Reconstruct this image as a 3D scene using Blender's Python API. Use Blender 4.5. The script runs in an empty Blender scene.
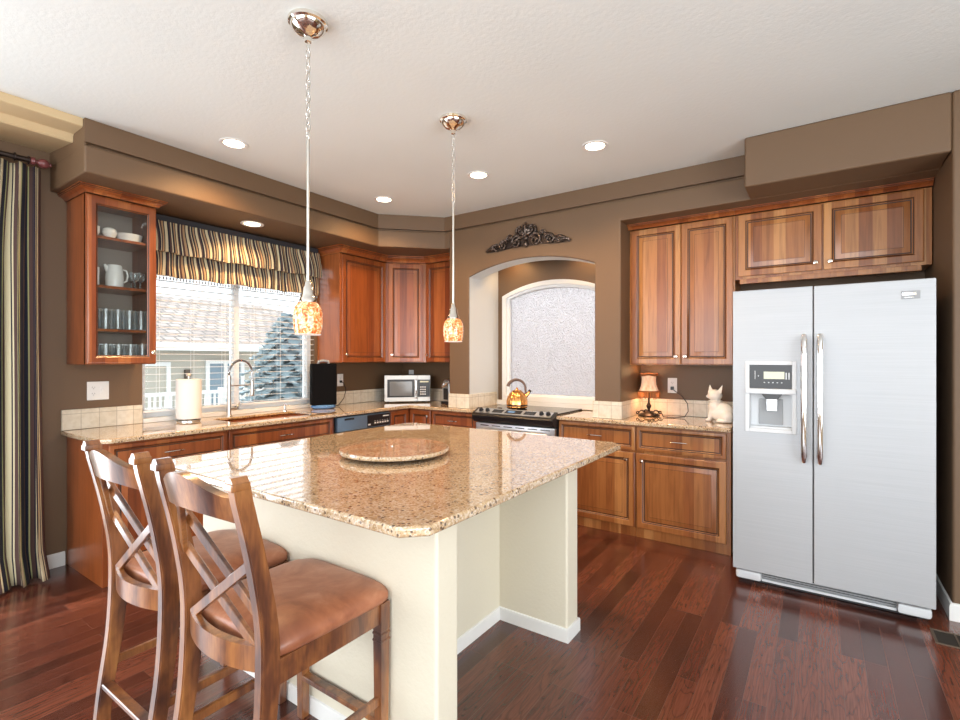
import bpy, bmesh, math, random
from mathutils import Vector, Matrix
from math import pi, sin, cos, radians as R
random.seed(7)
S = bpy.context.scene
COL = S.collection

# ------------------------------------------------------------------ camera, world, light, exposure
FPX, CYPX, YAW, CAMH = 492.33, 359.03, 0.60313, 1.38
cam = bpy.data.cameras.new('camera')
camo = bpy.data.objects.new('camera', cam); COL.objects.link(camo)
cam.sensor_width = 36; cam.lens = 36 * FPX / 960
cam.shift_y = -(360 - CYPX) / 960
cam.clip_start = 0.05
camo.location = (0, 0, CAMH); camo.rotation_euler = (pi / 2, 0, YAW)
S.camera = camo
vs = S.view_settings
vs.view_transform = 'Standard'; vs.look = 'None'; vs.gamma = 1; vs.use_curve_mapping = False
vs.exposure = 0.54

w = bpy.data.worlds.new('sky'); S.world = w; w.use_nodes = True
nt = w.node_tree; nt.nodes.clear()
wo = nt.nodes.new('ShaderNodeOutputWorld'); bg = nt.nodes.new('ShaderNodeBackground')
bg.inputs[0].default_value = (0.88, 0.94, 1.0, 1); bg.inputs[1].default_value = 2.0
nt.links.new(bg.outputs[0], wo.inputs[0])

def lamp(kind, name, loc, rot, power, color=(1, 1, 1), **kw):
    l = bpy.data.lights.new(name, kind); l.energy = power; l.color = color
    for k, v in kw.items(): setattr(l, k, v)
    o = bpy.data.objects.new(name, l); COL.objects.link(o)
    o.location = loc; o.rotation_euler = rot
    return o
lamp('SUN', 'sun', (-20, -10, 20), (R(38), 0, R(-35)), 2.2, (1, 0.95, 0.88), angle=R(1.5))
# added fill lamps in unseen openings behind and beside the camera; patio door daylight
lamp('AREA', 'rear_fill_light', (-1.2, -3.35, 1.45), (R(104), 0, 0), 95, (.93, .97, 1), shape='RECTANGLE', size=4.6, size_y=2.2)
lamp('AREA', 'side_fill_light', (2.85, -0.3, 1.45), (R(102), 0, R(90)), 105, (.95, .98, 1), shape='RECTANGLE', size=4.0, size_y=2.0)
lamp('AREA', 'patio_door_daylight', (-4.1, -0.9, 1.2), (R(90), 0, R(-90)), 60, (0.88, 0.94, 1), shape='RECTANGLE', size=2.2, size_y=2.2)
#lamp('AREA', 'kitchen_window_daylight', (-4.13, 2.36, 1.5), (R(90), 0, R(-90)), 16, (0.9, 0.96, 1), shape='RECTANGLE', size=1.4, size_y=1.0)

# ------------------------------------------------------------------ materials
M = {}
def mat(name, color=(.8, .8, .8), rough=.5, metal=0., **kw):
    m = bpy.data.materials.new(name); m.use_nodes = True
    b = m.node_tree.nodes['Principled BSDF']
    b.inputs['Base Color'].default_value = (*color, 1)
    b.inputs['Roughness'].default_value = rough
    b.inputs['Metallic'].default_value = metal
    for k, v in kw.items(): b.inputs[k.replace('_', ' ')].default_value = v
    M[name] = m
    return m, m.node_tree, b
def N(t, kind, **kw):
    n = t.nodes.new('ShaderNode' + kind)
    for k, v in kw.items(): setattr(n, k, v)
    return n
def coords(t, scale=(1, 1, 1), rot=(0, 0, 0), loc=(0, 0, 0), out='Object'):
    c = N(t, 'TexCoord'); mp = N(t, 'Mapping')
    mp.inputs['Scale'].default_value = scale; mp.inputs['Rotation'].default_value = rot; mp.inputs['Location'].default_value = loc
    t.links.new(c.outputs[out], mp.inputs[0]); return mp.outputs[0]
def noise(t, vec, scale, detail=4, rough=.55, dist=0):
    n = N(t, 'TexNoise'); n.inputs['Scale'].default_value = scale; n.inputs['Detail'].default_value = detail
    n.inputs['Roughness'].default_value = rough; n.inputs['Distortion'].default_value = dist
    t.links.new(vec, n.inputs['Vector']); return n.outputs['Fac']
def ramp(t, fac, stops, interp='LINEAR'):
    r = N(t, 'ValToRGB'); r.color_ramp.interpolation = interp
    e = r.color_ramp.elements
    while len(e) < len(stops): e.new(0.5)
    for i, (p, c) in enumerate(stops):
        e[i].position = p; e[i].color = (*c, 1)
    t.links.new(fac, r.inputs[0]); return r.outputs[0]
def math_(t, op, a, b=None, c=None):
    n = N(t, 'Math', operation=op)
    for i, v in enumerate((a, b, c)):
        if v is None: continue
        if isinstance(v, (int, float)): n.inputs[i].default_value = v
        else: t.links.new(v, n.inputs[i])
    return n.outputs[0]
def mix(t, fac, a, b, mode='MIX'):
    n = N(t, 'Mix', data_type='RGBA', blend_type=mode)
    for i, v in ((0, fac), (6, a), (7, b)):
        if isinstance(v, (int, float)): n.inputs[i].default_value = v
        elif isinstance(v, tuple): n.inputs[i].default_value = (*v, 1)
        else: t.links.new(v, n.inputs[i])
    return n.outputs[2]
def bump(t, b, h, strength=.2, dist=.01):
    n = N(t, 'Bump'); n.inputs['Strength'].default_value = strength; n.inputs['Distance'].default_value = dist
    t.links.new(h, n.inputs['Height']); t.links.new(n.outputs[0], b.inputs['Normal'])

def paint(name, color, rough=.75, scale=90, strength=.25, dist=.003):
    m, t, b = mat(name, color, rough)
    v = coords(t); bump(t, b, noise(t, v, scale, 3), strength, dist)
    c2 = tuple(x * .9 for x in color)
    t.links.new(mix(t, noise(t, v, 1.3, 2), color, c2), b.inputs['Base Color'])
paint('brown_paint', (.150, .088, .046), .55)
paint('reveal_pale', (.66, .67, .66), .5)  # niche jambs and arch underside, coloured paler than the wall
paint('ceiling_paint', (.82, .865, .85), .8, 45, .3, .004)
paint('tan_paint', (.62, .47, .27), .6)
paint('cream_paint', (.73, .68, .55), .55, 60, .35, .004)
paint('white_trim', (.82, .82, .80), .4, 60, .02)

def wood(name, light, mid, dark, stave=.072, rough=.28, coat=.35):
    m, t, b = mat(name, mid, rough); b.inputs['Coat Weight'].default_value = coat; b.inputs['Coat Roughness'].default_value = .2
    tc = N(t, 'TexCoord'); sp = N(t, 'SeparateXYZ'); t.links.new(tc.outputs['Object'], sp.inputs[0])
    oi = N(t, 'ObjectInfo')
    off = math_(t, 'MULTIPLY', oi.outputs['Random'], 9.3)
    xx = math_(t, 'ADD', math_(t, 'DIVIDE', sp.outputs[0], stave), off)
    wn = N(t, 'TexWhiteNoise', noise_dimensions='1D'); t.links.new(math_(t, 'FLOOR', xx), wn.inputs['W'])
    base = ramp(t, wn.outputs['Value'], [(0, dark), (.35, mid), (.7, mid), (1, light)])
    v = coords(t, (22, 22, 1.6)); ns = N(t, 'TexNoise', noise_dimensions='4D'); ns.inputs['Scale'].default_value = 1.6
    ns.inputs['Detail'].default_value = 6; ns.inputs['Distortion'].default_value = .8
    t.links.new(v, ns.inputs['Vector']); t.links.new(math_(t, 'MULTIPLY', wn.outputs['Value'], 30), ns.inputs['W'])
    g = ramp(t, ns.outputs['Fac'], [(.3, (.55, .5, .45)), (.55, (1, 1, 1)), (.75, (1.0, .95, .85))])
    col = mix(t, .75, base, g, 'MULTIPLY')
    big = ramp(t, noise(t, coords(t, (3, 3, 1)), 1.5, 2), [(.35, (.8, .76, .7)), (.65, (1, 1, 1))])
    t.links.new(mix(t, .6, col, big, 'MULTIPLY'), b.inputs['Base Color'])
    bump(t, b, ns.outputs['Fac'], .05, .002)
wood('cherry_wood', (.46, .155, .045), (.31, .082, .022), (.22, .052, .015))
wood('lit_cherry_wood', (.58, .28, .10), (.39, .15, .046), (.29, .095, .028), coat=.25)  # same cherry, with the light on the right-hand run put into the colour
mat('wood_glaze', (.055, .022, .012), .4)
mat('cabinet_inside', (.36, .29, .24), .5)

def granite(name, rough=.045):
    m, t, b = mat(name, (.6, .45, .3), rough, IOR=1.75); b.inputs['Coat Weight'].default_value = .6; b.inputs['Coat Roughness'].default_value = .03
    v = coords(t)
    base = ramp(t, noise(t, v, 9, 6, .6, .6), [(.3, (.30, .18, .085)), (.5, (.50, .34, .185)), (.7, (.64, .52, .36))])
    vo = N(t, 'TexVoronoi'); vo.inputs['Scale'].default_value = 170; t.links.new(v, vo.inputs['Vector'])
    cells = ramp(t, vo.outputs['Color'], [(0, (.13, .07, .035)), (.28, (.46, .30, .16)), (.55, (.60, .44, .27)), (.85, (.80, .72, .62))])
    c = mix(t, .62, base, cells)
    v2 = N(t, 'TexVoronoi'); v2.inputs['Scale'].default_value = 78; t.links.new(coords(t, loc=(3, 1, 2)), v2.inputs['Vector'])
    sepc = N(t, 'SeparateColor'); t.links.new(v2.outputs['Color'], sepc.inputs[0])
    spk = math_(t, 'MULTIPLY', math_(t, 'LESS_THAN', sepc.outputs[0], .17), math_(t, 'LESS_THAN', v2.outputs['Distance'], .42))
    t.links.new(mix(t, math_(t, 'MULTIPLY', spk, .85), c, (.09, .055, .04)), b.inputs['Base Color'])
granite('granite')

def floorwood():
    m, t, b = mat('floor_planks', (.12, .045, .025), .2)
    b.inputs['Coat Weight'].default_value = .35; b.inputs['Coat Roughness'].default_value = .16
    v = coords(t, rot=(0, 0, pi / 2))
    br = N(t, 'TexBrick', offset=.37, offset_frequency=3, squash=1)
    br.inputs['Color1'].default_value = (0, 0, 0, 1); br.inputs['Color2'].default_value = (1, 1, 1, 1)
    br.inputs['Mortar'].default_value = (.5, .5, .5, 1)
    br.inputs['Scale'].default_value = 1; br.inputs['Brick Width'].default_value = .95; br.inputs['Row Height'].default_value = .085
    br.inputs['Mortar Size'].default_value = .0011; br.inputs['Mortar Smooth'].default_value = 0
    t.links.new(v, br.inputs['Vector'])
    tone = ramp(t, br.outputs['Color'], [(0, (.062, .018, .012)), (.5, (.115, .032, .020)), (1, (.18, .056, .032))])
    sx = N(t, 'SeparateColor'); t.links.new(br.outputs['Color'], sx.inputs[0])
    ns = N(t, 'TexNoise', noise_dimensions='4D'); ns.inputs['Scale'].default_value = 1; ns.inputs['Detail'].default_value = 2.5
    ns.inputs['Distortion'].default_value = .5
    t.links.new(coords(t, (11, 1.5, 1)), ns.inputs['Vector']); t.links.new(math_(t, 'MULTIPLY', sx.outputs[0], 40), ns.inputs['W'])
    rings = math_(t, 'FRACT', math_(t, 'MULTIPLY', ns.outputs['Fac'], 15))
    g = ramp(t, rings, [(0, (.5, .45, .45)), (.15, (1, 1, 1)), (.8, (1.0, 1, 1)), (1, (.6, .55, .55))])
    fine = ramp(t, noise(t, coords(t, (160, 6, 1)), 1, 3), [(.35, (.6, .6, .6)), (.6, (1, 1, 1))])
    c = mix(t, .8, tone, g, 'MULTIPLY'); c = mix(t, .85, c, fine, 'MULTIPLY')
    c = mix(t, br.outputs['Fac'], c, (.12, .055, .04))  # seam colour lightened to mimic glare on the plank bevels
    t.links.new(c, b.inputs['Base Color'])
    h = math_(t, 'SUBTRACT', rings, math_(t, 'MULTIPLY', br.outputs['Fac'], 3))
    bump(t, b, h, .10, .0015)
    t.links.new(math_(t, 'MULTIPLY_ADD', noise(t, coords(t), 3, 3), .12, .17), b.inputs['Roughness'])
floorwood()

def tile():
    m, t, b = mat('cream_tile', (.66, .58, .45), .35)
    v0 = N(t, 'TexCoord'); sp = N(t, 'SeparateXYZ'); t.links.new(v0.outputs['Object'], sp.inputs[0])
    cb = N(t, 'CombineXYZ'); t.links.new(math_(t, 'ADD', sp.outputs[0], sp.outputs[1]), cb.inputs[0]); t.links.new(sp.outputs[2], cb.inputs[1])
    br = N(t, 'TexBrick', offset=0); br.inputs['Scale'].default_value = 1; br.inputs['Brick Width'].default_value = .104
    br.inputs['Row Height'].default_value = .108; br.inputs['Mortar Size'].default_value = .002
    br.inputs['Color1'].default_value = (.66, .60, .49, 1); br.inputs['Color2'].default_value = (.76, .71, .61, 1); br.inputs['Mortar'].default_value = (.45, .40, .32, 1)
    mp = N(t, 'Mapping'); mp.inputs['Location'].default_value = (.02, -.036, 0); t.links.new(cb.outputs[0], mp.inputs[0]); t.links.new(mp.outputs[0], br.inputs['Vector'])
    c = mix(t, .5, br.outputs['Color'], ramp(t, noise(t, coords(t), 30, 5), [(.3, (.75, .7, .62)), (.6, (1, 1, 1))]), 'MULTIPLY')
    t.links.new(c, b.inputs['Base Color']); bump(t, b, math_(t, 'SUBTRACT', 1, br.outputs['Fac']), .3, .002)
tile()

mat('brushed_steel', (.66, .67, .69), .3, 1.)
def fridge_steel():
    m, t, b = mat('fridge_steel', (.43, .445, .465), .5, .4)
    bump(t, b, noise(t, coords(t, (3, 3, 300)), 1, 3), .04, .001)
    t.links.new(ramp(t, noise(t, coords(t, (2, 2, 200)), 1, 2), [(.3, (.42, .435, .455)), (.7, (.46, .475, .495))]), b.inputs['Base Color'])
fridge_steel()
mat('dishwasher_steel', (.22, .33, .46), .3, .7)
mat('chrome', (.86, .86, .87), .08, 1.)
mat('polished_nickel', (.80, .76, .70), .07, 1.)
mat('brushed_nickel', (.66, .63, .58), .3, 1.)
mat('black_plastic', (.012, .012, .014), .3)
mat('black_glass', (.01, .01, .012), .04)
mat('speaker_cloth', (.004, .004, .005), .9, Specular_IOR_Level=.1)
mat('blue_tint', (.12, .27, .55), .2)
mat('grey_plastic', (.30, .31, .32), .4)
mat('light_grey_plastic', (.62, .64, .66), .35)
mat('white_plastic', (.80, .80, .78), .35)
mat('white_ceramic', (.85, .83, .79), .12)
mat('lcd', (.62, .64, .48), .3)
mat('paper', (.82, .80, .77), .9)
mat('dark_iron', (.035, .024, .020), .4, .6)
mat('window_vinyl', (.80, .81, .81), .4)
mat('blind_slat', (.86, .87, .88), .5)
mat('vent_metal', (.13, .10, .075), .45, .5)
mat('vent_dark', (.02, .018, .016), .7)
mat('copper', (.86, .40, .13), .16, 1.)
mat('kettle_handle', (.13, .075, .055), .4)

def emis(name, col, st):
    m, t, b = mat(name, col, .5); b.inputs['Emission Color'].default_value = (*col, 1); b.inputs['Emission Strength'].default_value = st
emis('bulb_glow', (1, .86, .66), 7); emis('dim_bulb', (1, .8, .55), 2)
def glass(name, tint=(1, 1, 1), ior=1.45, rough=0.):
    m = bpy.data.materials.new(name); m.use_nodes = True; t = m.node_tree; t.nodes.clear()
    o = N(t, 'OutputMaterial'); mx = N(t, 'MixShader'); tr = N(t, 'BsdfTransparent'); gl = N(t, 'BsdfGlossy'); fr = N(t, 'Fresnel')
    tr.inputs[0].default_value = (*tint, 1); gl.inputs['Roughness'].default_value = rough; fr.inputs[0].default_value = ior
    t.links.new(fr.outputs[0], mx.inputs[0]); t.links.new(tr.outputs[0], mx.inputs[1]); t.links.new(gl.outputs[0], mx.inputs[2]); t.links.new(mx.outputs[0], o.inputs[0])
    M[name] = m; return m
glass('clear_glass', (.95, .97, .97), 1.35)
def gw():
    m = glass('glassware', (.96, .98, .98), 1.7); t = m.node_tree; o = [n for n in t.nodes if n.type == 'OUTPUT_MATERIAL'][0]
    src = o.inputs[0].links[0].from_socket; d = N(t, 'BsdfDiffuse'); d.inputs[0].default_value = (.8, .84, .85, 1); mx = N(t, 'MixShader'); lw = N(t, 'LayerWeight'); lw.inputs[0].default_value = .25
    t.links.new(math_(t, 'MULTIPLY_ADD', lw.outputs['Facing'], .6, .06), mx.inputs[0]); t.links.new(src, mx.inputs[1]); t.links.new(d.outputs[0], mx.inputs[2]); t.links.new(mx.outputs[0], o.inputs[0])
gw()
def obscure():
    m = bpy.data.materials.new('obscure_glass'); m.use_nodes = True; t = m.node_tree; t.nodes.clear(); M['obscure_glass'] = m
    o = N(t, 'OutputMaterial'); mx = N(t, 'MixShader'); a = N(t, 'BsdfTranslucent'); g = N(t, 'BsdfRefraction'); gl = N(t, 'BsdfGlossy'); m2 = N(t, 'MixShader')
    v = coords(t, (1, 1, .55), rot=(0, .5, 0)); vo = N(t, 'TexVoronoi', feature='SMOOTH_F1'); vo.inputs['Scale'].default_value = 105; vo.inputs['Smoothness'].default_value = .4
    dv = N(t, 'Vector' + 'Math', operation='ADD'); nn = N(t, 'TexNoise'); nn.inputs['Scale'].default_value = 22
    t.links.new(v, nn.inputs['Vector']); sc = N(t, 'Vector' + 'Math', operation='SCALE'); sc.inputs['Scale'].default_value = .02
    t.links.new(nn.outputs['Color'], sc.inputs[0]); t.links.new(v, dv.inputs[0]); t.links.new(sc.outputs[0], dv.inputs[1]); t.links.new(dv.outputs[0], vo.inputs['Vector'])
    bp = N(t, 'Bump'); bp.inputs['Strength'].default_value = 1; bp.inputs['Distance'].default_value = .012
    t.links.new(vo.outputs['Distance'], bp.inputs['Height'])
    for s in (a, g, gl): t.links.new(bp.outputs[0], s.inputs['Normal'])
    a.inputs[0].default_value = (.72, .68, .67, 1); g.inputs[0].default_value = (.86, .84, .84, 1); g.inputs['Roughness'].default_value = .16; g.inputs['IOR'].default_value = 1.35
    gl.inputs['Roughness'].default_value = .15
    mx.inputs[0].default_value = .6; t.links.new(a.outputs[0], mx.inputs[1]); t.links.new(g.outputs[0], mx.inputs[2])
    m2.inputs[0].default_value = .06; t.links.new(mx.outputs[0], m2.inputs[1]); t.links.new(gl.outputs[0], m2.inputs[2]); t.links.new(m2.outputs[0], o.inputs[0])
obscure()
def stripes(name, stops, period):
    m, t, b = mat(name, (.5, .5, .5), .85)
    tc = N(t, 'TexCoord'); sp = N(t, 'SeparateXYZ'); t.links.new(tc.outputs['UV'], sp.inputs[0])
    f = math_(t, 'FRACT', math_(t, 'DIVIDE', sp.outputs[0], period))
    t.links.new(ramp(t, f, stops, 'CONSTANT'), b.inputs['Base Color'])
    bump(t, b, noise(t, coords(t, (200, 200, 200)), 3, 2), .1, .001)
CR, NV, BR, OL, TN = (.62, .55, .36), (.012, .014, .028), (.085, .045, .04), (.36, .36, .17), (.40, .26, .14)
stripes('curtain_stripe', [(0, CR), (.13, NV), (.16, CR), (.19, BR), (.32, CR), (.37, NV), (.48, OL), (.51, BR), (.60, NV), (.64, CR), (.75, OL), (.78, NV), (.90, BR)], .17)
stripes('valance_stripe', [(0, CR), (.10, BR), (.16, NV), (.24, CR), (.28, BR), (.36, TN), (.45, NV), (.50, CR), (.62, NV), (.68, BR), (.76, CR), (.80, NV), (.88, TN), (.95, NV)], .17)
mat('valance_board', (.03, .03, .035), .8)

def shade_glass():
    m, t, b = mat('mottled_amber_glass', (.9, .4, .15), .12)
    v = coords(t, (1, 1, 1)); n = noise(t, v, 55, 4, .6, 1.2)
    c = ramp(t, n, [(.32, (.45, .05, .02)), (.45, (.85, .22, .05)), (.54, (.95, .50, .20)), (.62, (1, .86, .62)), (.75, (.95, .55, .25))])
    t.links.new(c, b.inputs['Base Color']); t.links.new(c, b.inputs['Emission Color']); b.inputs['Emission Strength'].default_value = .10
    b.inputs['Coat Weight'].default_value = .6
shade_glass()
def lampshade():
    m, t, b = mat('lit_lamp_shade', (.9, .62, .42), .8)
    c = ramp(t, noise(t, coords(t, (1, 1, .3)), 30, 3), [(.3, (.75, .38, .2)), (.6, (.95, .66, .45))])
    t.links.new(c, b.inputs['Base Color']); t.links.new(c, b.inputs['Emission Color']); b.inputs['Emission Strength'].default_value = .28
lampshade()
mat('shade_trim', (.30, .11, .035), .8)
def leather():
    m, t, b = mat('brown_leather', (.38, .16, .085), .38)
    t.links.new(ramp(t, noise(t, coords(t), 6, 5, .6, .5), [(.3, (.20, .065, .032)), (.5, (.34, .125, .06)), (.72, (.50, .24, .14))]), b.inputs['Base Color'])
    bump(t, b, noise(t, coords(t), 180, 3), .15, .002)
leather()
def stoolwood():
    m, t, b = mat('distressed_wood', (.25, .10, .04), .3); b.inputs['Coat Weight'].default_value = 1; b.inputs['Coat Roughness'].default_value = .2
    n = noise(t, coords(t, (5, 5, 1.6)), 2.0, 4, .55, .3)
    c = ramp(t, n, [(.30, (.035, .012, .010)), (.42, (.12, .042, .02)), (.54, (.27, .10, .032)), (.70, (.42, .18, .052))])
    g = ramp(t, noise(t, coords(t, (60, 60, 4)), 2, 5), [(.35, (.7, .66, .62)), (.6, (1, 1, 1))])
    t.links.new(mix(t, .8, c, g, 'MULTIPLY'), b.inputs['Base Color'])
    bump(t, b, noise(t, coords(t, (30, 30, 5)), 2, 4), .08, .002)
stoolwood()
def pewter():
    m, t, b = mat('antique_pewter', (.12, .10, .09), .3, .8)
    t.links.new(ramp(t, noise(t, coords(t), 60, 4), [(.35, (.02, .016, .014)), (.55, (.12, .09, .075)), (.75, (.45, .38, .34))]), b.inputs['Base Color'])
pewter()
# outdoors
def siding():
    m, t, b = mat('house_siding', (.50, .47, .40), .8)
    sp = N(t, 'SeparateXYZ'); t.links.new(coords(t), sp.inputs[0])
    bump(t, b, math_(t, 'FRACT', math_(t, 'MULTIPLY', sp.outputs[2], 5)), .8, .03)
siding()
def roof():
    m, t, b = mat('roof_tiles', (.26, .21, .19), .8)
    br = N(t, 'TexBrick'); br.inputs['Scale'].default_value = 1; br.inputs['Brick Width'].default_value = .33; br.inputs['Row Height'].default_value = .3
    br.inputs['Mortar Size'].default_value = .03; br.inputs['Color1'].default_value = (.44, .37, .33, 1); br.inputs['Color2'].default_value = (.28, .23, .21, 1); br.inputs['Mortar'].default_value = (.16, .14, .13, 1)
    sp = N(t, 'SeparateXYZ'); t.links.new(coords(t), sp.inputs[0]); cb = N(t, 'CombineXYZ')
    t.links.new(sp.outputs[1], cb.inputs[0]); t.links.new(sp.outputs[0], cb.inputs[1]); t.links.new(cb.outputs[0], br.inputs['Vector'])
    t.links.new(br.outputs['Color'], b.inputs['Base Color'])
roof()
mat('house_trim', (.78, .78, .76), .6)
mat('house_glass', (.22, .30, .36), .1)
mat('spruce_needles', (.33, .40, .43), .8)
mat('bark', (.16, .12, .10), .9)
paint('snowy_ground', (.62, .62, .60), .9, 3, .3, .02)
paint('far_brick', (.46, .34, .29), .9, 20)

# ------------------------------------------------------------------ mesh helpers
class MB:
    def __init__(s): s.v = []; s.f = []; s.m = []; s.uv = None
    def add(s, vf, mi=0, T=None):
        v, f = vf[0], vf[1]; ms = vf[2] if len(vf) > 2 else None
        n = len(s.v)
        s.v += [tuple(T @ Vector(p)) if T is not None else tuple(p) for p in v]
        s.f += [[i + n for i in q] for q in f]
        s.m += ms if ms else [mi] * len(f)
        return s
    def box(s, x0, x1, y0, y1, z0, z1, bev=0., mi=0, T=None, seg=2): return s.add(boxvf(x0, x1, y0, y1, z0, z1, bev, seg), mi, T)
    def build(s, name, mats, parent=None, smooth=38):
        me = bpy.data.meshes.new(name); me.from_pydata(s.v, [], s.f)
        for m in (mats if isinstance(mats, (list, tuple)) else [mats]): me.materials.append(M[m])
        me.polygons.foreach_set('material_index', s.m)
        if s.uv:
            l = me.uv_layers.new(name='UVMap')
            for lp in me.loops: l.data[lp.index].uv = s.uv[lp.vertex_index]
        me.validate(); me.update()
        bm = bmesh.new(); bm.from_mesh(me); bmesh.ops.recalc_face_normals(bm, faces=bm.faces) if not s.uv else None; bm.to_mesh(me); bm.free()
        if smooth: me.shade_smooth(); me.set_sharp_from_angle(angle=R(smooth))
        o = bpy.data.objects.new(name, me); COL.objects.link(o)
        if smooth and smooth < 60 and len(me.polygons) < 3000:
            wn = o.modifiers.new('weighted_normals', 'WEIGHTED_NORMAL'); wn.keep_sharp = True; wn.weight = 100
        if parent: o.parent = parent
        return o
def bmvf(bm):
    bm.verts.ensure_lookup_table(); bm.verts.index_update()
    r = ([tuple(v.co) for v in bm.verts], [[v.index for v in f.verts] for f in bm.faces]); bm.free(); return r
_bc = {}
def boxvf(x0, x1, y0, y1, z0, z1, bev=0., seg=2):
    if x1 < x0: x0, x1 = x1, x0
    if y1 < y0: y0, y1 = y1, y0
    if z1 < z0: z0, z1 = z1, z0
    bm = bmesh.new(); bmesh.ops.create_cube(bm, size=1)
    for v in bm.verts: v.co = ((x0 + x1) / 2 + v.co.x * (x1 - x0), (y0 + y1) / 2 + v.co.y * (y1 - y0), (z0 + z1) / 2 + v.co.z * (z1 - z0))
    if bev > 0:
        bev = min(bev, (x1 - x0) * .49, (y1 - y0) * .49, (z1 - z0) * .49)
        bmesh.ops.bevel(bm, geom=bm.edges[:], offset=bev, segments=seg, profile=.5, affect='EDGES')
    return bmvf(bm)
def prism(poly, a0, a1, axis='z', bev=0., seg=2, bevall=False, ends='AB'):
    """poly of 2-D points extruded: axis z -> (x,y), axis y -> (x,z), axis x -> (y,z)"""
    def P(p, a): return {'z': (p[0], p[1], a), 'y': (p[0], a, p[1]), 'x': (a, p[0], p[1])}[axis]
    bm = bmesh.new(); A = [bm.verts.new(P(p, a0)) for p in poly]; B = [bm.verts.new(P(p, a1)) for p in poly]; n = len(poly)
    bm.faces.new(A); bm.faces.new(B)
    for i in range(n): bm.faces.new((A[i], A[(i + 1) % n], B[(i + 1) % n], B[i]))
    bmesh.ops.recalc_face_normals(bm, faces=bm.faces)
    if bev:
        sA, sB = set(A), set(B)
        ed = [e for e in bm.edges if bevall or ((e.verts[0] in sA) == (e.verts[1] in sA) and (ends == 'AB' or e.verts[0] in sA))]
        bmesh.ops.bevel(bm, geom=ed, offset=bev, segments=seg, profile=.5, affect='EDGES')
    return bmvf(bm)
def lathe(prof, seg=24, c=(0, 0, 0), cap=True):
    v = []; f = []; n = len(prof)
    for i in range(seg):
        a = 2 * pi * i / seg
        for r, z in prof: v.append((c[0] + r * cos(a), c[1] + r * sin(a), c[2] + z))
    for i in range(seg):
        j = (i + 1) % seg
        for k in range(n - 1): f.append([i * n + k, j * n + k, j * n + k + 1, i * n + k + 1])
    if cap:
        if prof[0][0] > 1e-5: f.append([i * n for i in range(seg)][::-1])
        if prof[-1][0] > 1e-5: f.append([i * n + n - 1 for i in range(seg)])
    return v, f
def tube(pts, r, seg=8, closed=False, flat=1.):
    pts = [Vector(p) for p in pts]; n = len(pts); v = []; f = []
    rr = r if isinstance(r, (list, tuple)) else [r] * n
    up = None
    for i, p in enumerate(pts):
        d = (pts[(i + 1) % n] - pts[i - 1]) if closed else (pts[min(i + 1, n - 1)] - pts[max(i - 1, 0)])
        d.normalize()
        if up is None:
            up = Vector((0, 0, 1)) if abs(d.z) < .9 else Vector((1, 0, 0))
        s = d.cross(up).normalized(); up = s.cross(d).normalized()
        for k in range(seg):
            a = 2 * pi * k / seg; v.append(p + s * cos(a) * rr[i] + up * sin(a) * rr[i] * flat)
    m = n if closed else n - 1
    for i in range(m):
        j = (i + 1) % n
        for k in range(seg): f.append([i * seg + k, i * seg + (k + 1) % seg, j * seg + (k + 1) % seg, j * seg + k])
    if not closed: f.append(list(range(seg))[::-1]); f.append([(n - 1) * seg + k for k in range(seg)])
    return [tuple(p) for p in v], f
def sweep(prof, path, closed=False):
    """prof: (out, z) pairs closed polygon; path: 2-D points walked so that 'out' is to the right; mitred"""
    n = len(path); v = []; f = []; k = len(prof)
    for i, p in enumerate(path):
        p = Vector(p)
        ds = []
        if i > 0: ds.append((p - Vector(path[i - 1])).normalized())
        if i < n - 1: ds.append((Vector(path[i + 1]) - p).normalized())
        ns = [Vector((d.y, -d.x)) for d in ds]
        if len(ns) == 2: m = (ns[0] + ns[1]) / (1 + ns[0].dot(ns[1]))
        else: m = ns[0]
        for o, z in prof: v.append((p.x + m.x * o, p.y + m.y * o, z))
    for i in range(n - 1):
        for a in range(k): f.append([i * k + a, i * k + (a + 1) % k, (i + 1) * k + (a + 1) % k, (i + 1) * k + a])
    f.append(list(range(k))); f.append([(n - 1) * k + a for a in range(k)][::-1])
    return v, f
def ball(c, r, sx=1, sy=1, sz=1, seg=16, rings=10):
    v = []; f = []
    pr = [(r * sin(pi * i / rings) + (1e-4 if i in (0, rings) else 0), -r * cos(pi * i / rings)) for i in range(rings + 1)]
    V, F = lathe(pr, seg)
    return [(c[0] + x * sx, c[1] + y * sy, c[2] + z * sz) for x, y, z in V], F
def bar(a, b, wx, wy, bev=.003):
    """rectangular bar from a to b, wx = width across, wy = other"""
    a = Vector(a); b = Vector(b); d = b - a; L = d.length
    T = Matrix.Translation(a) @ d.to_track_quat('Z', 'Y').to_matrix().to_4x4()
    v, f = boxvf(-wx / 2, wx / 2, -wy / 2, wy / 2, 0, L, bev, 1)
    return [tuple(T @ Vector(p)) for p in v], f
def thing(name, label, cat, loc=(0, 0, 0), rz=0, group=None):
    o = bpy.data.objects.new(name, None); COL.objects.link(o); o.location = loc; o.rotation_euler = (0, 0, rz)
    o.empty_display_size = .1; return tag(o, label, cat, group)
def tag(o, label, cat, group=None, kind=None):
    o['label'] = label; o['category'] = cat
    if group: o['group'] = group
    if kind: o['kind'] = kind
    return o
def struct(o, label=None):
    o['kind'] = 'structure'
    if label: o['label'] = label
    return o
def copy_tree(o, parent=None):
    c = o.copy(); COL.objects.link(c); c.parent = parent
    for ch in [x for x in bpy.data.objects if x.parent == o]: copy_tree(ch, c)
    return c

XA, YB, ZC, ZS = -4.17, 4.39, 2.80, 2.48       # wall A plane, wall B back plane, ceiling, soffit underside
ZT, ZB = .90, .868                             # worktop top and bottom
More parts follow.
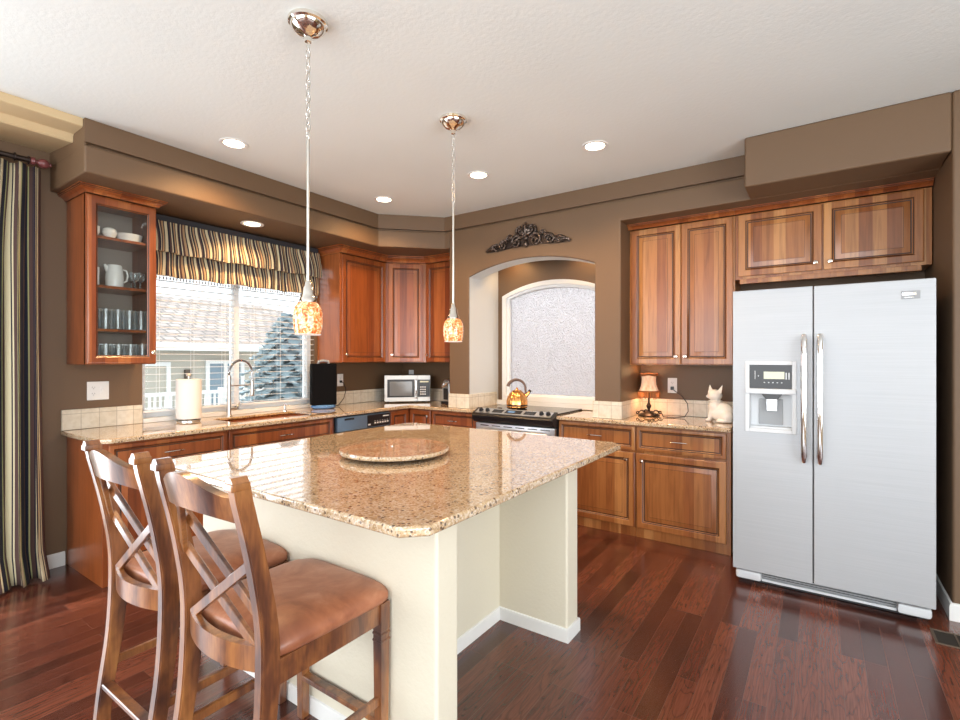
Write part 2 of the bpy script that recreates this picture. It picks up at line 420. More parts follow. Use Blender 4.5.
# ------------------------------------------------------------------ room shell
struct(MB().box(-4.3, 3.0, -3.5, 4.5, -.1, 0).build('floor', 'floor_planks', smooth=0), 'dark reddish brown hardwood plank floor')
struct(MB().box(-4.3, 3.0, -3.5, 4.5, ZC, ZC + .1).build('ceiling', 'ceiling_paint', smooth=0), 'white textured ceiling')
WY0, WY1, WZ0, WZ1 = 1.60, 3.13, .93, 2.36
wl = MB()
wl.box(-4.33, XA, -3.5, -2.0, 0, ZC).box(-4.33, XA, -2.0, .2, 2.15, ZC).box(-4.33, XA, .2, WY0, 0, ZC)
wl.box(-4.33, XA, WY0, WY1, 0, WZ0).box(-4.33, XA, WY0, WY1, WZ1, ZC).box(-4.33, XA, WY1, YB + .12, 0, ZC)
struct(wl.build('wall_left', 'brown_paint', smooth=0), 'brown painted wall with the sink window')
# back wall with arched opening for the window
NX0, NX1 = -2.79, -1.518                       # niche
AX0, AX1, AZ0, AZS, AZT = -2.72, -1.595, .955, 2.03, 2.155
def arc(x0, x1, zs, zt, n=24):
    h = zt - zs; c = (x1 - x0) / 2; r = (c * c + h * h) / (2 * h); a = math.asin(c / r)
    return [((x0 + x1) / 2 + r * sin(-a + 2 * a * i / n), zt - r + r * cos(-a + 2 * a * i / n)) for i in range(n + 1)]
wb = MB()
wb.box(-4.33, AX0, YB, YB + .12, 0, ZC).box(AX1, 3.0, YB, YB + .12, 0, ZC).box(AX0, AX1, YB, YB + .12, 0, AZ0)
wb.add(prism([(AX0, ZC)] + arc(AX0, AX1, AZS, AZT) + [(AX1, ZC)], YB, YB + .12, 'y'))
struct(wb.build('wall_back', 'brown_paint', smooth=0), 'brown wall behind the cabinets and the frosted window')
# front plane of the stove wall: two piers, arched header, band over the recess
YP = 3.86
poly = [(-3.03, 0), (NX0, 0), (NX0, 2.17)] + arc(NX0, NX1, 2.17, 2.285)[1:-1] + [(NX1, 2.17), (NX1, 0), (-1.30, 0), (-1.30, ZS), (.5805, ZS), (.5805, 2.643), (-3.03, 2.643)]
YH = 4.05
back = [(-3.03, 0), (NX0, 0), (NX0, 2.42), (NX1, 2.42), (NX1, 0), (-1.30, 0), (-1.30, ZS), (.5805, ZS), (.5805, 2.643), (-3.03, 2.643)]
a = MB().add(prism(poly, YP, YH, 'y', .012, 3, ends='A')).add(prism(back, YH, YB, 'y'))
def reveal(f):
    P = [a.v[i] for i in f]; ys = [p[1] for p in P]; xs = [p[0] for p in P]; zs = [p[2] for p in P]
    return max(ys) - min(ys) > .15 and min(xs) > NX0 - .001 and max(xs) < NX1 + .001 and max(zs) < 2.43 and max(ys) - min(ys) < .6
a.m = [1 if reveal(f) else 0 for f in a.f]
struct(a.build('wall_stove', ['brown_paint', 'reveal_pale']), 'brown stove wall with arched niche')
YS = 1.063
def sofp(d, x1): return [(XA, YS), (-3.55 - d, YS), (-3.55 - d, 3.40 + d * .41), (-3.09 - d * .41, YP + d), (x1, YP + d), (x1, YB), (XA, YB)]
sof = MB().add(prism(sofp(0, -3.028), ZS, 2.643, 'z', .012, 3, True))
struct(sof.build('wall_soffit', 'brown_paint'), 'brown soffit over the sink window and corner cabinets')
gp = sofp(.03, .58); gp[0] = (XA, YS + .0005); gp[1] = (-3.58, YS + .0005); gp = [(x if x > -3.2 or y < 2 else x, y) for x, y in gp]; gp[1] = (-3.558, YS + .0005); gp.insert(2, (-3.558, YS + .008)); gp.insert(3, (-3.58, YS + .03))
struct(MB().add(prism(gp, 2.635, 2.665)).build('trim_soffit_groove', 'brown_paint', smooth=0), 'shadow groove running round the soffit')
struct(MB().add(prism(sofp(0, .5805), 2.659, ZC, 'z', .006, 2)).build('trim_soffit_band', 'brown_paint'), 'upper brown band running along the top of the soffit')
box = MB().box(-.395, .5805, 3.56, YP - .0005, ZS, ZC - .0005, .014, seg=3)
struct(box.build('wall_fridge_soffit', 'brown_paint'), 'brown boxed soffit above the refrigerator')
rw = MB().box(.58, 3.0, 3.56, YB, 0, ZC, .014, seg=3)
struct(rw.build('wall_right', 'brown_paint'), 'brown wall to the right of the refrigerator')
struct(MB().box(2.95, 3.05, -3.5, -2.4, 0, ZC).box(2.95, 3.05, 1.8, 3.56, 0, ZC).box(2.95, 3.05, -2.4, 1.8, 0, .4).box(2.95, 3.05, -2.4, 1.8, 2.5, ZC).build('wall_side', 'tan_paint', smooth=0), 'tan wall of the living room')
struct(MB().box(-4.3, -3.6, -3.6, -3.5, 0, ZC).box(1.2, 3.05, -3.6, -3.5, 0, ZC).box(-3.6, 1.2, -3.6, -3.5, 2.6, ZC).box(-3.6, 1.2, -3.6, -3.5, 0, .3).build('wall_rear', 'tan_paint', smooth=0), 'tan wall behind')
# tan stepped cornice over the curtain
cr = MB().add(prism([(XA, ZC), (-3.575, ZC), (-3.575, 2.755), (-3.585, 2.747), (-3.725, 2.745), (-3.735, 2.73), (-3.735, 2.705), (-3.745, 2.697), (XA, 2.735)], -3.4, YS - .001, 'y'))
struct(cr.build('trim_cornice', 'tan_paint'), 'tan stepped cornice above the curtain')
# baseboards
bp = [(0, 0), (.013, 0), (.013, .075), (.008, .088), (0, .092)]
struct(MB().add(sweep(bp, [(XA, .2), (XA, 1.14)])).build('baseboard_left', 'white_trim'), 'white baseboard beside the curtain')
struct(MB().add(sweep(bp, [(.58, 4.3), (.58, 3.56), (2.95, 3.56)])).build('baseboard_right', 'white_trim'), 'white baseboard right of the refrigerator')

# ------------------------------------------------------------------ windows
def window_a():
    o = MB(); X0, X1 = -4.31, -4.235
    for a_, b_ in ((WY0, WY0 + .045), (WY1 - .045, WY1), (2.335, 2.385)): o.box(X0, X1, a_, b_, WZ0, WZ1, .004)
    o.box(X0, X1, WY0 + .045, WY1 - .045, WZ0, WZ0 + .05, .004).box(X0, X1, WY0 + .045, WY1 - .045, WZ1 - .05, WZ1, .004)
    win = o.build('window_1', 'window_vinyl'); struct(win, 'white framed double window over the sink')
    MB().box(-4.275, -4.27, WY0 + .045, 2.335, WZ0 + .05, WZ1 - .05).box(-4.275, -4.27, 2.385, WY1 - .045, WZ0 + .05, WZ1 - .05).build('pane', 'clear_glass', win, 0)
    sill = MB().box(-4.235, XA + .02, WY0, WY1, WZ0 - .03, WZ0 + .004, .006).build('window_sill', 'white_trim', win)
window_a()
def blind(y0, y1, label):
    t = thing('window_blind', label, 'blind', (-4.2, (y0 + y1) / 2, WZ1 - .01), 0, 'white slatted window blinds'); hw = (y1 - y0) / 2
    MB().box(-.03, .025, -hw, hw, -.05, 0, .004).build('head_rail', 'blind_slat', t)
    m = MB(); z = -.10; zend = -(WZ1 - .01 - WZ0 - .055)
    while z > zend:
        T = Matrix.Translation((0, 0, z)) @ Matrix.Rotation(R(-3), 4, 'Y')
        m.add(boxvf(-.025, .025, -hw, hw, -.0014, .0014), 0, T); z -= .052
    m.build('slats', 'blind_slat', t, 0)
    MB().box(-.025, .025, -hw, hw, zend - .012, zend + .006, .004).build('bottom_rail', 'blind_slat', t)
    m = MB()
    for y in (-hw * .7, 0, hw * .7): m.box(.026, .0275, y - .001, y + .001, zend, -.05).box(-.0275, -.026, y - .001, y + .001, zend, -.05)
    m.build('ladder_cords', 'blind_slat', t, 0)
blind(WY0 + .008, 2.335, 'white slatted blind in the left half of the sink window')
blind(2.375, WY1 - .008, 'white slatted blind in the right half of the sink window')

def window_b():
    Y0, Y1 = YB - .035, YB + .09
    out = arc(AX0, AX1, AZS, AZT); inn = arc(AX0 + .045, AX1 - .045, AZS - .018, AZT - .045)
    n = len(out)
    ring = [((AX0, AZ0))] + out + [(AX1, AZ0)]
    ring2 = [(AX0 + .045, AZ0 + .045)] + inn + [(AX1 - .045, AZ0 + .045)]
    def frame(r1, r2, y0, y1):
        v = []; f = []; k = len(r1)
        for r in (r1, r2):
            for y in (y0, y1): v += [(x, y, z) for x, z in r]
        for i in range(k):
            j = (i + 1) % k
            f += [[i, j, 2 * k + j, 2 * k + i], [k + i, k + j, 3 * k + j, 3 * k + i], [2 * k + i, 2 * k + j, 3 * k + j, 3 * k + i], [i, j, k + j, k + i]]
        return v, f
    win = MB().add(frame(ring, ring2, Y0, Y1)).build('window_2', 'white_trim'); struct(win, 'white framed arched frosted window')
    r3 = [(AX0 + .07, AZ0 + .07)] + arc(AX0 + .07, AX1 - .07, AZS - .03, AZT - .07) + [(AX1 - .07, AZ0 + .07)]
    MB().add(frame(ring2, r3, Y0 + .03, Y1 - .03)).build('window_frame', 'window_vinyl', win)
    MB().add(prism(r3, YB + .03, YB + .036, 'y')).build('pane', 'obscure_glass', win, 0)
    s = MB().box(NX0 + .002, NX1 - .002, 4.345, YB + .02, ZT + .004, AZ0 - .002, .006).build('window_sill', 'white_trim', win)
window_b()

# ------------------------------------------------------------------ cabinets
def rect_rings(x0, x1, z0, z1, prof, mats, yb):
    """prof: list of (inset, y); returns vf with material ids per ring"""
    v = []; f = []; ms = []
    for ins, y in prof: v += [(x0 + ins, y, z0 + ins), (x1 - ins, y, z0 + ins), (x1 - ins, y, z1 - ins), (x0 + ins, y, z1 - ins)]
    for i in range(len(prof) - 1):
        for k in range(4): f.append([4 * i + k, 4 * i + (k + 1) % 4, 4 * i + 4 + (k + 1) % 4, 4 * i + 4 + k]); ms.append(mats[i])
    n = 4 * (len(prof) - 1)
    f.append([n, n + 1, n + 2, n + 3]); ms.append(0)
    f.append([3, 2, 1, 0]); ms.append(0)
    return v, f, ms
def door_vf(x0, x1, z0, z1, s=.052, raised=True):
    s = min(s, (z1 - z0) * .24)
    P = [(0, 0), (0, -.017), (.003, -.020), (.007, -.0215), (s - .010, -.0215), (s - .006, -.019), (s, -.015), (s + .004, -.012), (s + .009, -.0115), (s + .012, -.0135)]
    G = [0, 0, 0, 0, 0, 1, 0, 1, 1]
    if raised:
        e = min(.032, (z1 - z0) * .1)
        P += [(s + .012 + e, -.0195), (s + .014 + e, -.0200)]; G += [0, 1]
    return rect_rings(x0, x1, z0, z1, P, G, 0)
def knob(x, z, parent, m='polished_nickel', y=-.0215):
    T = Matrix.Translation((x, y, z)) @ Matrix.Rotation(pi / 2, 4, 'X')
    return MB().add(lathe([(.006, 0), (.0045, .008), (.005, .012), (.013, .018), (.0155, .023), (.013, .028), (.005, .030), (0.0001, .0302)], 16), 0, T).build('knob', m, parent)
def pull(x, z, parent, L=.10, y=-.0215):
    m = MB()
    pts = [(x - L / 2 - .012, y - .018, z), (x - L / 2, y - .024, z), (x - L / 4, y - .027, z + .001), (x, y - .028, z + .0015), (x + L / 4, y - .027, z + .001), (x + L / 2, y - .024, z), (x + L / 2 + .012, y - .018, z)]
    m.add(tube(pts, [.003, .0052, .005, .005, .005, .0052, .003], 8))
    for sx in (-1, 1): m.add(tube([(x + sx * L * .42, y + .001, z), (x + sx * L * .42, y - .024, z)], .0042, 8))
    return m.build('handle', 'polished_nickel', parent)
def door(t, x0, x1, z0, z1, w, k=None, name='door', raised=True):
    d = MB().add(door_vf(x0, x1, z0, z1, raised=raised)).build(name, [w, 'wood_glaze'], t, 30)
    if k: knob(k[0], k[1], d)
    return d
def drawer(t, x0, x1, z0, z1, w, handle=True):
    d = MB().add(door_vf(x0, x1, z0, z1, s=.032, raised=False)).build('drawer', [w, 'wood_glaze'], t, 30)
    if handle: pull((x0 + x1) / 2, (z0 + z1) / 2, d)
    return d
CROWN = [(0, 0), (.010, 0), (.014, .010), (.018, .022), (.030, .036), (.046, .046), (.050, .050), (.050, .060), (.056, .066), (.056, .078), (0, .078)]
def crown(t, path, z, w, sc=.9, h=None):
    h = h or .078
    m = MB().add(sweep([(o * sc, z + q * h / .078) for o, q in CROWN], path)); k = len(CROWN)
    m.m = [1 if (i < len(m.f) - 2 and i % k in (0, 5, 7)) else 0 for i in range(len(m.f))]
    return m.build('crown_molding', [w, 'wood_glaze'], t)

# base cabinets: local frame x along the front, +y into the wall, origin at floor on the face plane
def base_box(t, wd, dp, w, z1=ZB, z0=0.):
    return MB().box(0, wd, 0, dp, z0, z1, .002).build('body', [w, 'wood_glaze'], t)
FA = -3.55                                       # face plane of body on wall A (doors stand proud)
def base_a(y0, y1, label, w='cherry_wood', **k):
    t = thing('base_cabinet', label, 'cabinet', (FA, y0, 0), pi / 2, 'base cabinets'); wd = y1 - y0
    base_box(t, wd - .001, FA - XA - .001, w); return t, wd
t, wd = base_a(1.15, 1.904, 'cherry base cabinet at the left end of the sink counter, nearest the curtain')
drawer(t, .03, wd - .008, .69, .855, 'cherry_wood')
door(t, .03, wd / 2 + .008, .10, .67, 'cherry_wood', (wd / 2 - .02, .62)); door(t, wd / 2 + .012, wd - .008, .10, .67, 'cherry_wood', (wd / 2 + .042, .62))
t, wd = base_a(1.906, 2.865, 'cherry sink base cabinet under the faucet, left of the dishwasher')
drawer(t, .008, wd - .03, .69, .855, 'cherry_wood')
door(t, .008, wd / 2 - .012, .10, .67, 'cherry_wood', (wd / 2 - .04, .62)); door(t, wd / 2 - .008, wd - .03, .10, .67, 'cherry_wood', (wd / 2 + .03, .62))
# corner cabinet (L-shaped, two hinged door panels)
t = thing('corner_base_cabinet', 'cherry corner base cabinet below the microwave', 'cabinet', (0, 0, 0))
MB().add(prism([(XA + .001, 3.545), (FA, 3.545), (FA, 3.84), (-3.235, 3.84), (-3.235, YB - .001), (XA + .001, YB - .001)], 0, ZB)).build('body', 'cherry_wood', t)
T = Matrix.Translation((FA, 3.545, 0)) @ Matrix.Rotation(pi / 2, 4, 'Z')
d = MB().add(door_vf(.01, .268, .10, .855), 0, T).build('door', ['cherry_wood', 'wood_glaze'], t, 30)
T = Matrix.Translation((FA + .022, 3.84, 0))
d = MB().add(door_vf(.005, .285, .10, .855), 0, T).build('door', ['cherry_wood', 'wood_glaze'], t, 30)
k = knob(0, 0, d); k.location = (-3.27, 3.84, .80)
def base_b(x0, x1, label, w):
    t = thing('base_cabinet', label, 'cabinet', (x0, 3.84, 0), 0, 'base cabinets'); wd = x1 - x0
    base_box(t, wd - .001, YB - 3.84 - .001, w); return t, wd
t, wd = base_b(-3.234, -3.031, 'cherry base cabinet with one drawer between the corner cabinet and the range', 'cherry_wood')
# its body runs on in front of the pier up to the range
MB().box(.202, .572, 0, .019, 0, ZB).build('face_frame', 'cherry_wood', t)
drawer(t, .012, .55, .69, .855, 'cherry_wood'); door(t, .012, .28, .10, .67, 'cherry_wood', (.255, .62)); door(t, .284, .55, .10, .67, 'cherry_wood', (.31, .62))
t, wd = base_b(-1.297, -1.172, 'cherry base cabinet with drawer and door just right of the range', 'lit_cherry_wood')
MB().box(-.528, -.001, 0, .019, 0, ZB).build('face_frame', 'lit_cherry_wood', t)
drawer(t, -.522, wd - .006, .672, .855, 'lit_cherry_wood'); door(t, -.522, wd - .006, .078, .652, 'lit_cherry_wood', (wd - .07, .60))
t, wd = base_b(-1.170, -.508, 'cherry base cabinet with drawer and door beside the refrigerator', 'lit_cherry_wood')
drawer(t, .006, wd - .028, .672, .855, 'lit_cherry_wood'); door(t, .006, wd - .028, .078, .652, 'lit_cherry_wood', (.05, .60))

# dishwasher
t = thing('dishwasher', 'steel dishwasher with dark control panel between sink and corner cabinets', 'dishwasher', (FA, 2.867, 0), pi / 2)
MB().box(.004, .672, .0, .55, .02, ZB - .001).build('body', 'black_plastic', t)
MB().box(.012, .664, -.03, -.001, .10, .72, .006).build('door', 'dishwasher_steel', t)
cp = MB().box(.012, .664, -.034, -.001, .725, .855, .006).build('control_panel', 'dishwasher_steel', t)
MB().box(.09, .20, -.0355, -.0335, .825, .843).build('vent_slot', 'black_plastic', cp, 0)
MB().box(.36, .655, -.0355, -.0335, .735, .848).build('key_panel', 'black_plastic', cp, 0)
for b_ in [(.37, .40, -.037, -.0355, .75, .765)] + [(.45 + i * .033, .47 + i * .033, -.037, -.0355, .76, .775) for i in range(6)] + [(.45 + i * .033, .462 + i * .033, -.037, -.0355, .785, .789) for i in range(6)] + [(.56, .64, -.037, -.0355, .82, .83)]:
    MB().box(*b_).build('button', 'white_plastic', cp, 0)

# worktops
def worktop(name, poly, label, holes=()):
    o = MB().add(prism(poly, ZB, ZT, 'z', .008, 3)).build(name, 'granite')
    for hx0, hx1, hy0, hy1 in holes:
        c = MB().box(hx0, hx1, hy0, hy1, ZB - .1, ZT + .1, .04, seg=4).build('cutter', 'granite')
        md = o.modifiers.new('cut', 'BOOLEAN'); md.object = c; md.operation = 'DIFFERENCE'; md.solver = 'EXACT'
        bpy.context.view_layer.update()
        me = bpy.data.meshes.new_from_object(o.evaluated_get(bpy.context.evaluated_depsgraph_get()))
        o.modifiers.clear(); o.data = me; wn = o.modifiers.new('weighted_normals', 'WEIGHTED_NORMAL'); wn.keep_sharp = True; wn.weight = 100; bpy.data.objects.remove(c)
    return tag(o, label, 'worktop')
SX0, SX1, SY0, SY1 = -4.0, -3.62, 2.02, 2.76
worktop('granite_worktop', [(XA + .001, 1.12), (-3.56, 1.12), (-3.50, 1.18), (-3.50, 3.79), (-2.660, 3.79), (-2.660, YB - .002), (NX0 + .003, YB - .002), (NX0 + .003, YP - .003), (-3.033, YP - .003), (-3.033, YB - .002), (XA + .001, YB - .002)],
        'speckled tan granite worktop running along the sink window into the corner', [(SX0, SX1, SY0, SY1)])
worktop('granite_worktop', [(-1.826, 3.79), (-.505, 3.79), (-.505, YB - .002), (-1.297, YB - .002), (-1.297, YP - .003), (NX1 - .003, YP - .003), (NX1 - .003, YB - .002), (-1.826, YB - .002)],
        'speckled tan granite worktop with a small lamp between range and refrigerator')
# sink
def sink():
    t = thing('kitchen_sink', 'stainless steel undermount sink below the window', 'sink', (0, 0, 0))
    b = .006; m = MB(); x0, x1, y0, y1 = SX0 - .006, SX1 + .006, SY0 - .006, SY1 + .006
    m.box(x0, x0 + b, y0, y1, .68, ZB - .001).box(x1 - b, x1, y0, y1, .68, ZB - .001).box(x0, x1, y0, y0 + b, .68, ZB - .001).box(x0, x1, y1 - b, y1, .68, ZB - .001).box(x0, x1, y0, y1, .675, .682)
    m.box(x0, x1, 2.38, 2.40, .68, ZB - .03, .006)
    m.build('basin', 'brushed_steel', t)
    MB().add(lathe([(.04, 0), (.04, .003), (.03, .002), (.001, .001)], 20, (-3.8, 2.2, .682))).build('drain', 'chrome', t); MB().add(lathe([(.04, 0), (.04, .003), (.03, .002), (.001, .001)], 20, (-3.8, 2.58, .682))).build('drain', 'chrome', t)
sink()
# backsplash
def bs(boxes, label):
    m = MB()
    for b in boxes: m.box(*b, .002, seg=1)
    tag(m.build('tile_backsplash', 'cream_tile', smooth=0), label, 'backsplash')
ZK = 1.038
for b_, lb in (((XA, XA + .012, 1.12, 1.598, ZT + .001, ZK), 'short cream tile backsplash under the wide outlet, left of the sink window'),
    ((XA, XA + .012, 3.135, YB - .013, ZT + .001, ZK), 'cream tile backsplash behind the black speaker, right of the sink window'),
    ((XA, -3.032, YB - .012, YB, ZT + .001, ZK), 'cream tile backsplash behind the microwave'),
    ((-3.032, NX0, YP - .012, YP - .0005, ZT + .001, ZK), 'cream tile backsplash on the front of the pier left of the range'),
    ((NX0 + .0005, NX0 + .012, YP - .012, YB - .046, ZT + .001, ZK), 'cream tile backsplash inside the arched niche, left of the kettle'),
    ((NX1 - .012, NX1 - .0005, YP - .012, YB - .046, ZT + .001, ZK), 'cream tile backsplash inside the arched niche on its right side'),
    ((NX1, -1.30, YP - .012, YP - .0005, ZT + .001, ZK), 'cream tile backsplash on the front of the pier right of the range'),
    ((-1.2995, -1.288, YP - .012, YB - .013, ZT + .001, ZK), 'cream tile backsplash on the side of the pier, left of the small lamp'),
    ((-1.30, -.507, YB - .012, YB, ZT + .001, ZK), 'long cream tile backsplash behind the small lamp and the cat figurine')): bs([b_], lb)

# wall cabinets
ZU0, ZU1 = 1.345, 2.415
FU = -3.83
# glass-door cabinet
def glass_cab():
    t = thing('glass_door_cabinet', 'cherry wall cabinet with a glass door beside the curtain', 'cabinet', (FU, 1.15, 0), pi / 2)
    wd, dp = .40, FU - XA - .001; w = 'cherry_wood'; th = .018
    m = MB().box(0, th, 0, dp, ZU0, ZU1).box(wd - th, wd, 0, dp, ZU0, ZU1).box(th, wd - th, 0, dp, ZU0, ZU0 + th).box(th, wd - th, 0, dp, ZU1 - th, ZU1)
    m.box(.0, .03, -.001, .018, ZU0, ZU1)
    m.build('body', w, t, 30)
    MB().box(th, wd - th, dp - .008, dp - .002, ZU0 + th, ZU1 - th).build('back_panel', 'cabinet_inside', t, 0)
    for z in (1.578, 1.862, 2.182): MB().box(th, wd - th, .012, dp - .009, z - .018, z, .001).build('shelf', w, t)
    d = MB(); x0, x1, z0, z1 = .008, wd - .002, ZU0 + .006, ZU1 - .012; s = .050
    P = [(0, 0), (0, -.017), (.003, -.020), (.007, -.0215), (s - .010, -.0215), (s - .006, -.019), (s, -.015), (s + .003, -.012), (s + .003, 0)]
    v, f, ms = rect_rings(x0, x1, z0, z1, P, [0, 0, 0, 0, 0, 1, 0, 1], 0); f = f[:-2]; ms = ms[:-2]
    dd = MB().add((v, f, ms)).build('door', [w, 'wood_glaze'], t, 30)
    MB().box(x0 + s + .001, x1 - s - .001, -.008, -.005, z0 + s + .001, z1 - s - .001).build('glass_pane', 'clear_glass', dd, 0)
    knob(wd - .028, 1.425, dd)
    crown(t, [(0, dp), (0, -.022), (wd, -.022), (wd, dp)], ZU1 - .001, w, h=ZS - ZU1)
    return t
ZU1 = 2.435
glass_cab()
ZU1 = 2.412
# corner wall cabinets
CW = 'cherry_wood'
t = thing('wall_cabinet', 'cherry wall cabinet right of the sink window, first left of the corner', 'cabinet', (FU, 3.16, 0), pi / 2, 'corner wall cabinets')
MB().box(0, .609, 0, FU - XA - .001, ZU0, ZU1, .002).build('body', CW, t)
door(t, .02, .598, ZU0 + .004, ZU1 - .012, CW, (.055, 1.425)); crown(t, [(0, FU - XA - .001), (0, -.022), (.612, -.022)], ZU1 - .001, CW, h=ZS - ZU1)
CY0 = 3.77; CX1, CYF = FU + .31, CY0 + .31
t = thing('corner_wall_cabinet', 'cherry diagonal corner wall cabinet above the microwave', 'cabinet', (FU, CY0, 0), pi / 4, 'corner wall cabinets')
Ti = (Matrix.Translation((FU, CY0, 0)) @ Matrix.Rotation(pi / 4, 4, 'Z')).inverted()
pl = [(FU, CY0), (CX1, CYF), (CX1, YB - .001), (XA + .001, YB - .001), (XA + .001, CY0)]
MB().add(prism(pl, ZU0, ZU1, 'z'), 0, Ti).build('body', CW, t)
L = .31 * math.sqrt(2)
door(t, .035, L - .035, ZU0 + .004, ZU1 - .012, CW, (.07, 1.425)); crown(t, [(0, -.022), (L, -.022)], ZU1 - .001, CW, h=ZS - ZU1)
t = thing('wall_cabinet', 'cherry wall cabinet partly hidden by the left pier of the stove niche', 'cabinet', (CX1 + .001, CYF, 0), 0, 'corner wall cabinets')
wd = -3.032 - CX1 - .002
MB().box(0, wd, 0, YB - CYF - .001, ZU0, ZU1, .002).build('body', CW, t)
door(t, .012, wd - .004, ZU0 + .004, ZU1 - .012, CW, (.045, 1.425)); crown(t, [(0, -.022), (wd, -.022)], ZU1 - .001, CW, h=ZS - ZU1)
# right-hand wall cabinets
HW = 'lit_cherry_wood'; FB = CYF; ZU1 = 2.437
t = thing('wall_cabinet', 'cherry two-door wall cabinet above the small lamp', 'cabinet', (-1.298, FB, 0), 0, 'right wall cabinets')
wd = .785
MB().box(0, wd, 0, YB - FB - .001, ZU0 - .012, ZU1 + .005, .002).build('body', HW, t)
door(t, .018, .405, ZU0 - .006, ZU1 - .002, HW, (.375, 1.40)); door(t, .411, wd - .012, ZU0 - .006, ZU1 - .002, HW, (.443, 1.40))
crown(t, [(0, -.022), (wd + .001, -.022)], ZU1 + .004, 'cherry_wood', h=ZS - ZU1 - .005)
t = thing('wall_cabinet', 'wide cherry two-door wall cabinet above the refrigerator', 'cabinet', (-.511, FB, 0), 0, 'right wall cabinets')
wd = 1.085
MB().box(0, wd, 0, YB - FB - .001, 1.965, ZU1 + .005, .002).build('body', HW, t)
door(t, .022, .525, 1.985, ZU1 - .002, HW, (.490, 2.035)); door(t, .536, 1.045, 1.985, ZU1 - .002, HW, (.572, 2.035))
MB().box(.03, wd - .05, -.012, .01, 1.93, 1.966, .004).build('light_rail', 'lit_cherry_wood', t)
crown(t, [(0, -.022), (wd, -.022)], ZU1 + .004, 'cherry_wood', h=ZS - ZU1 - .005)

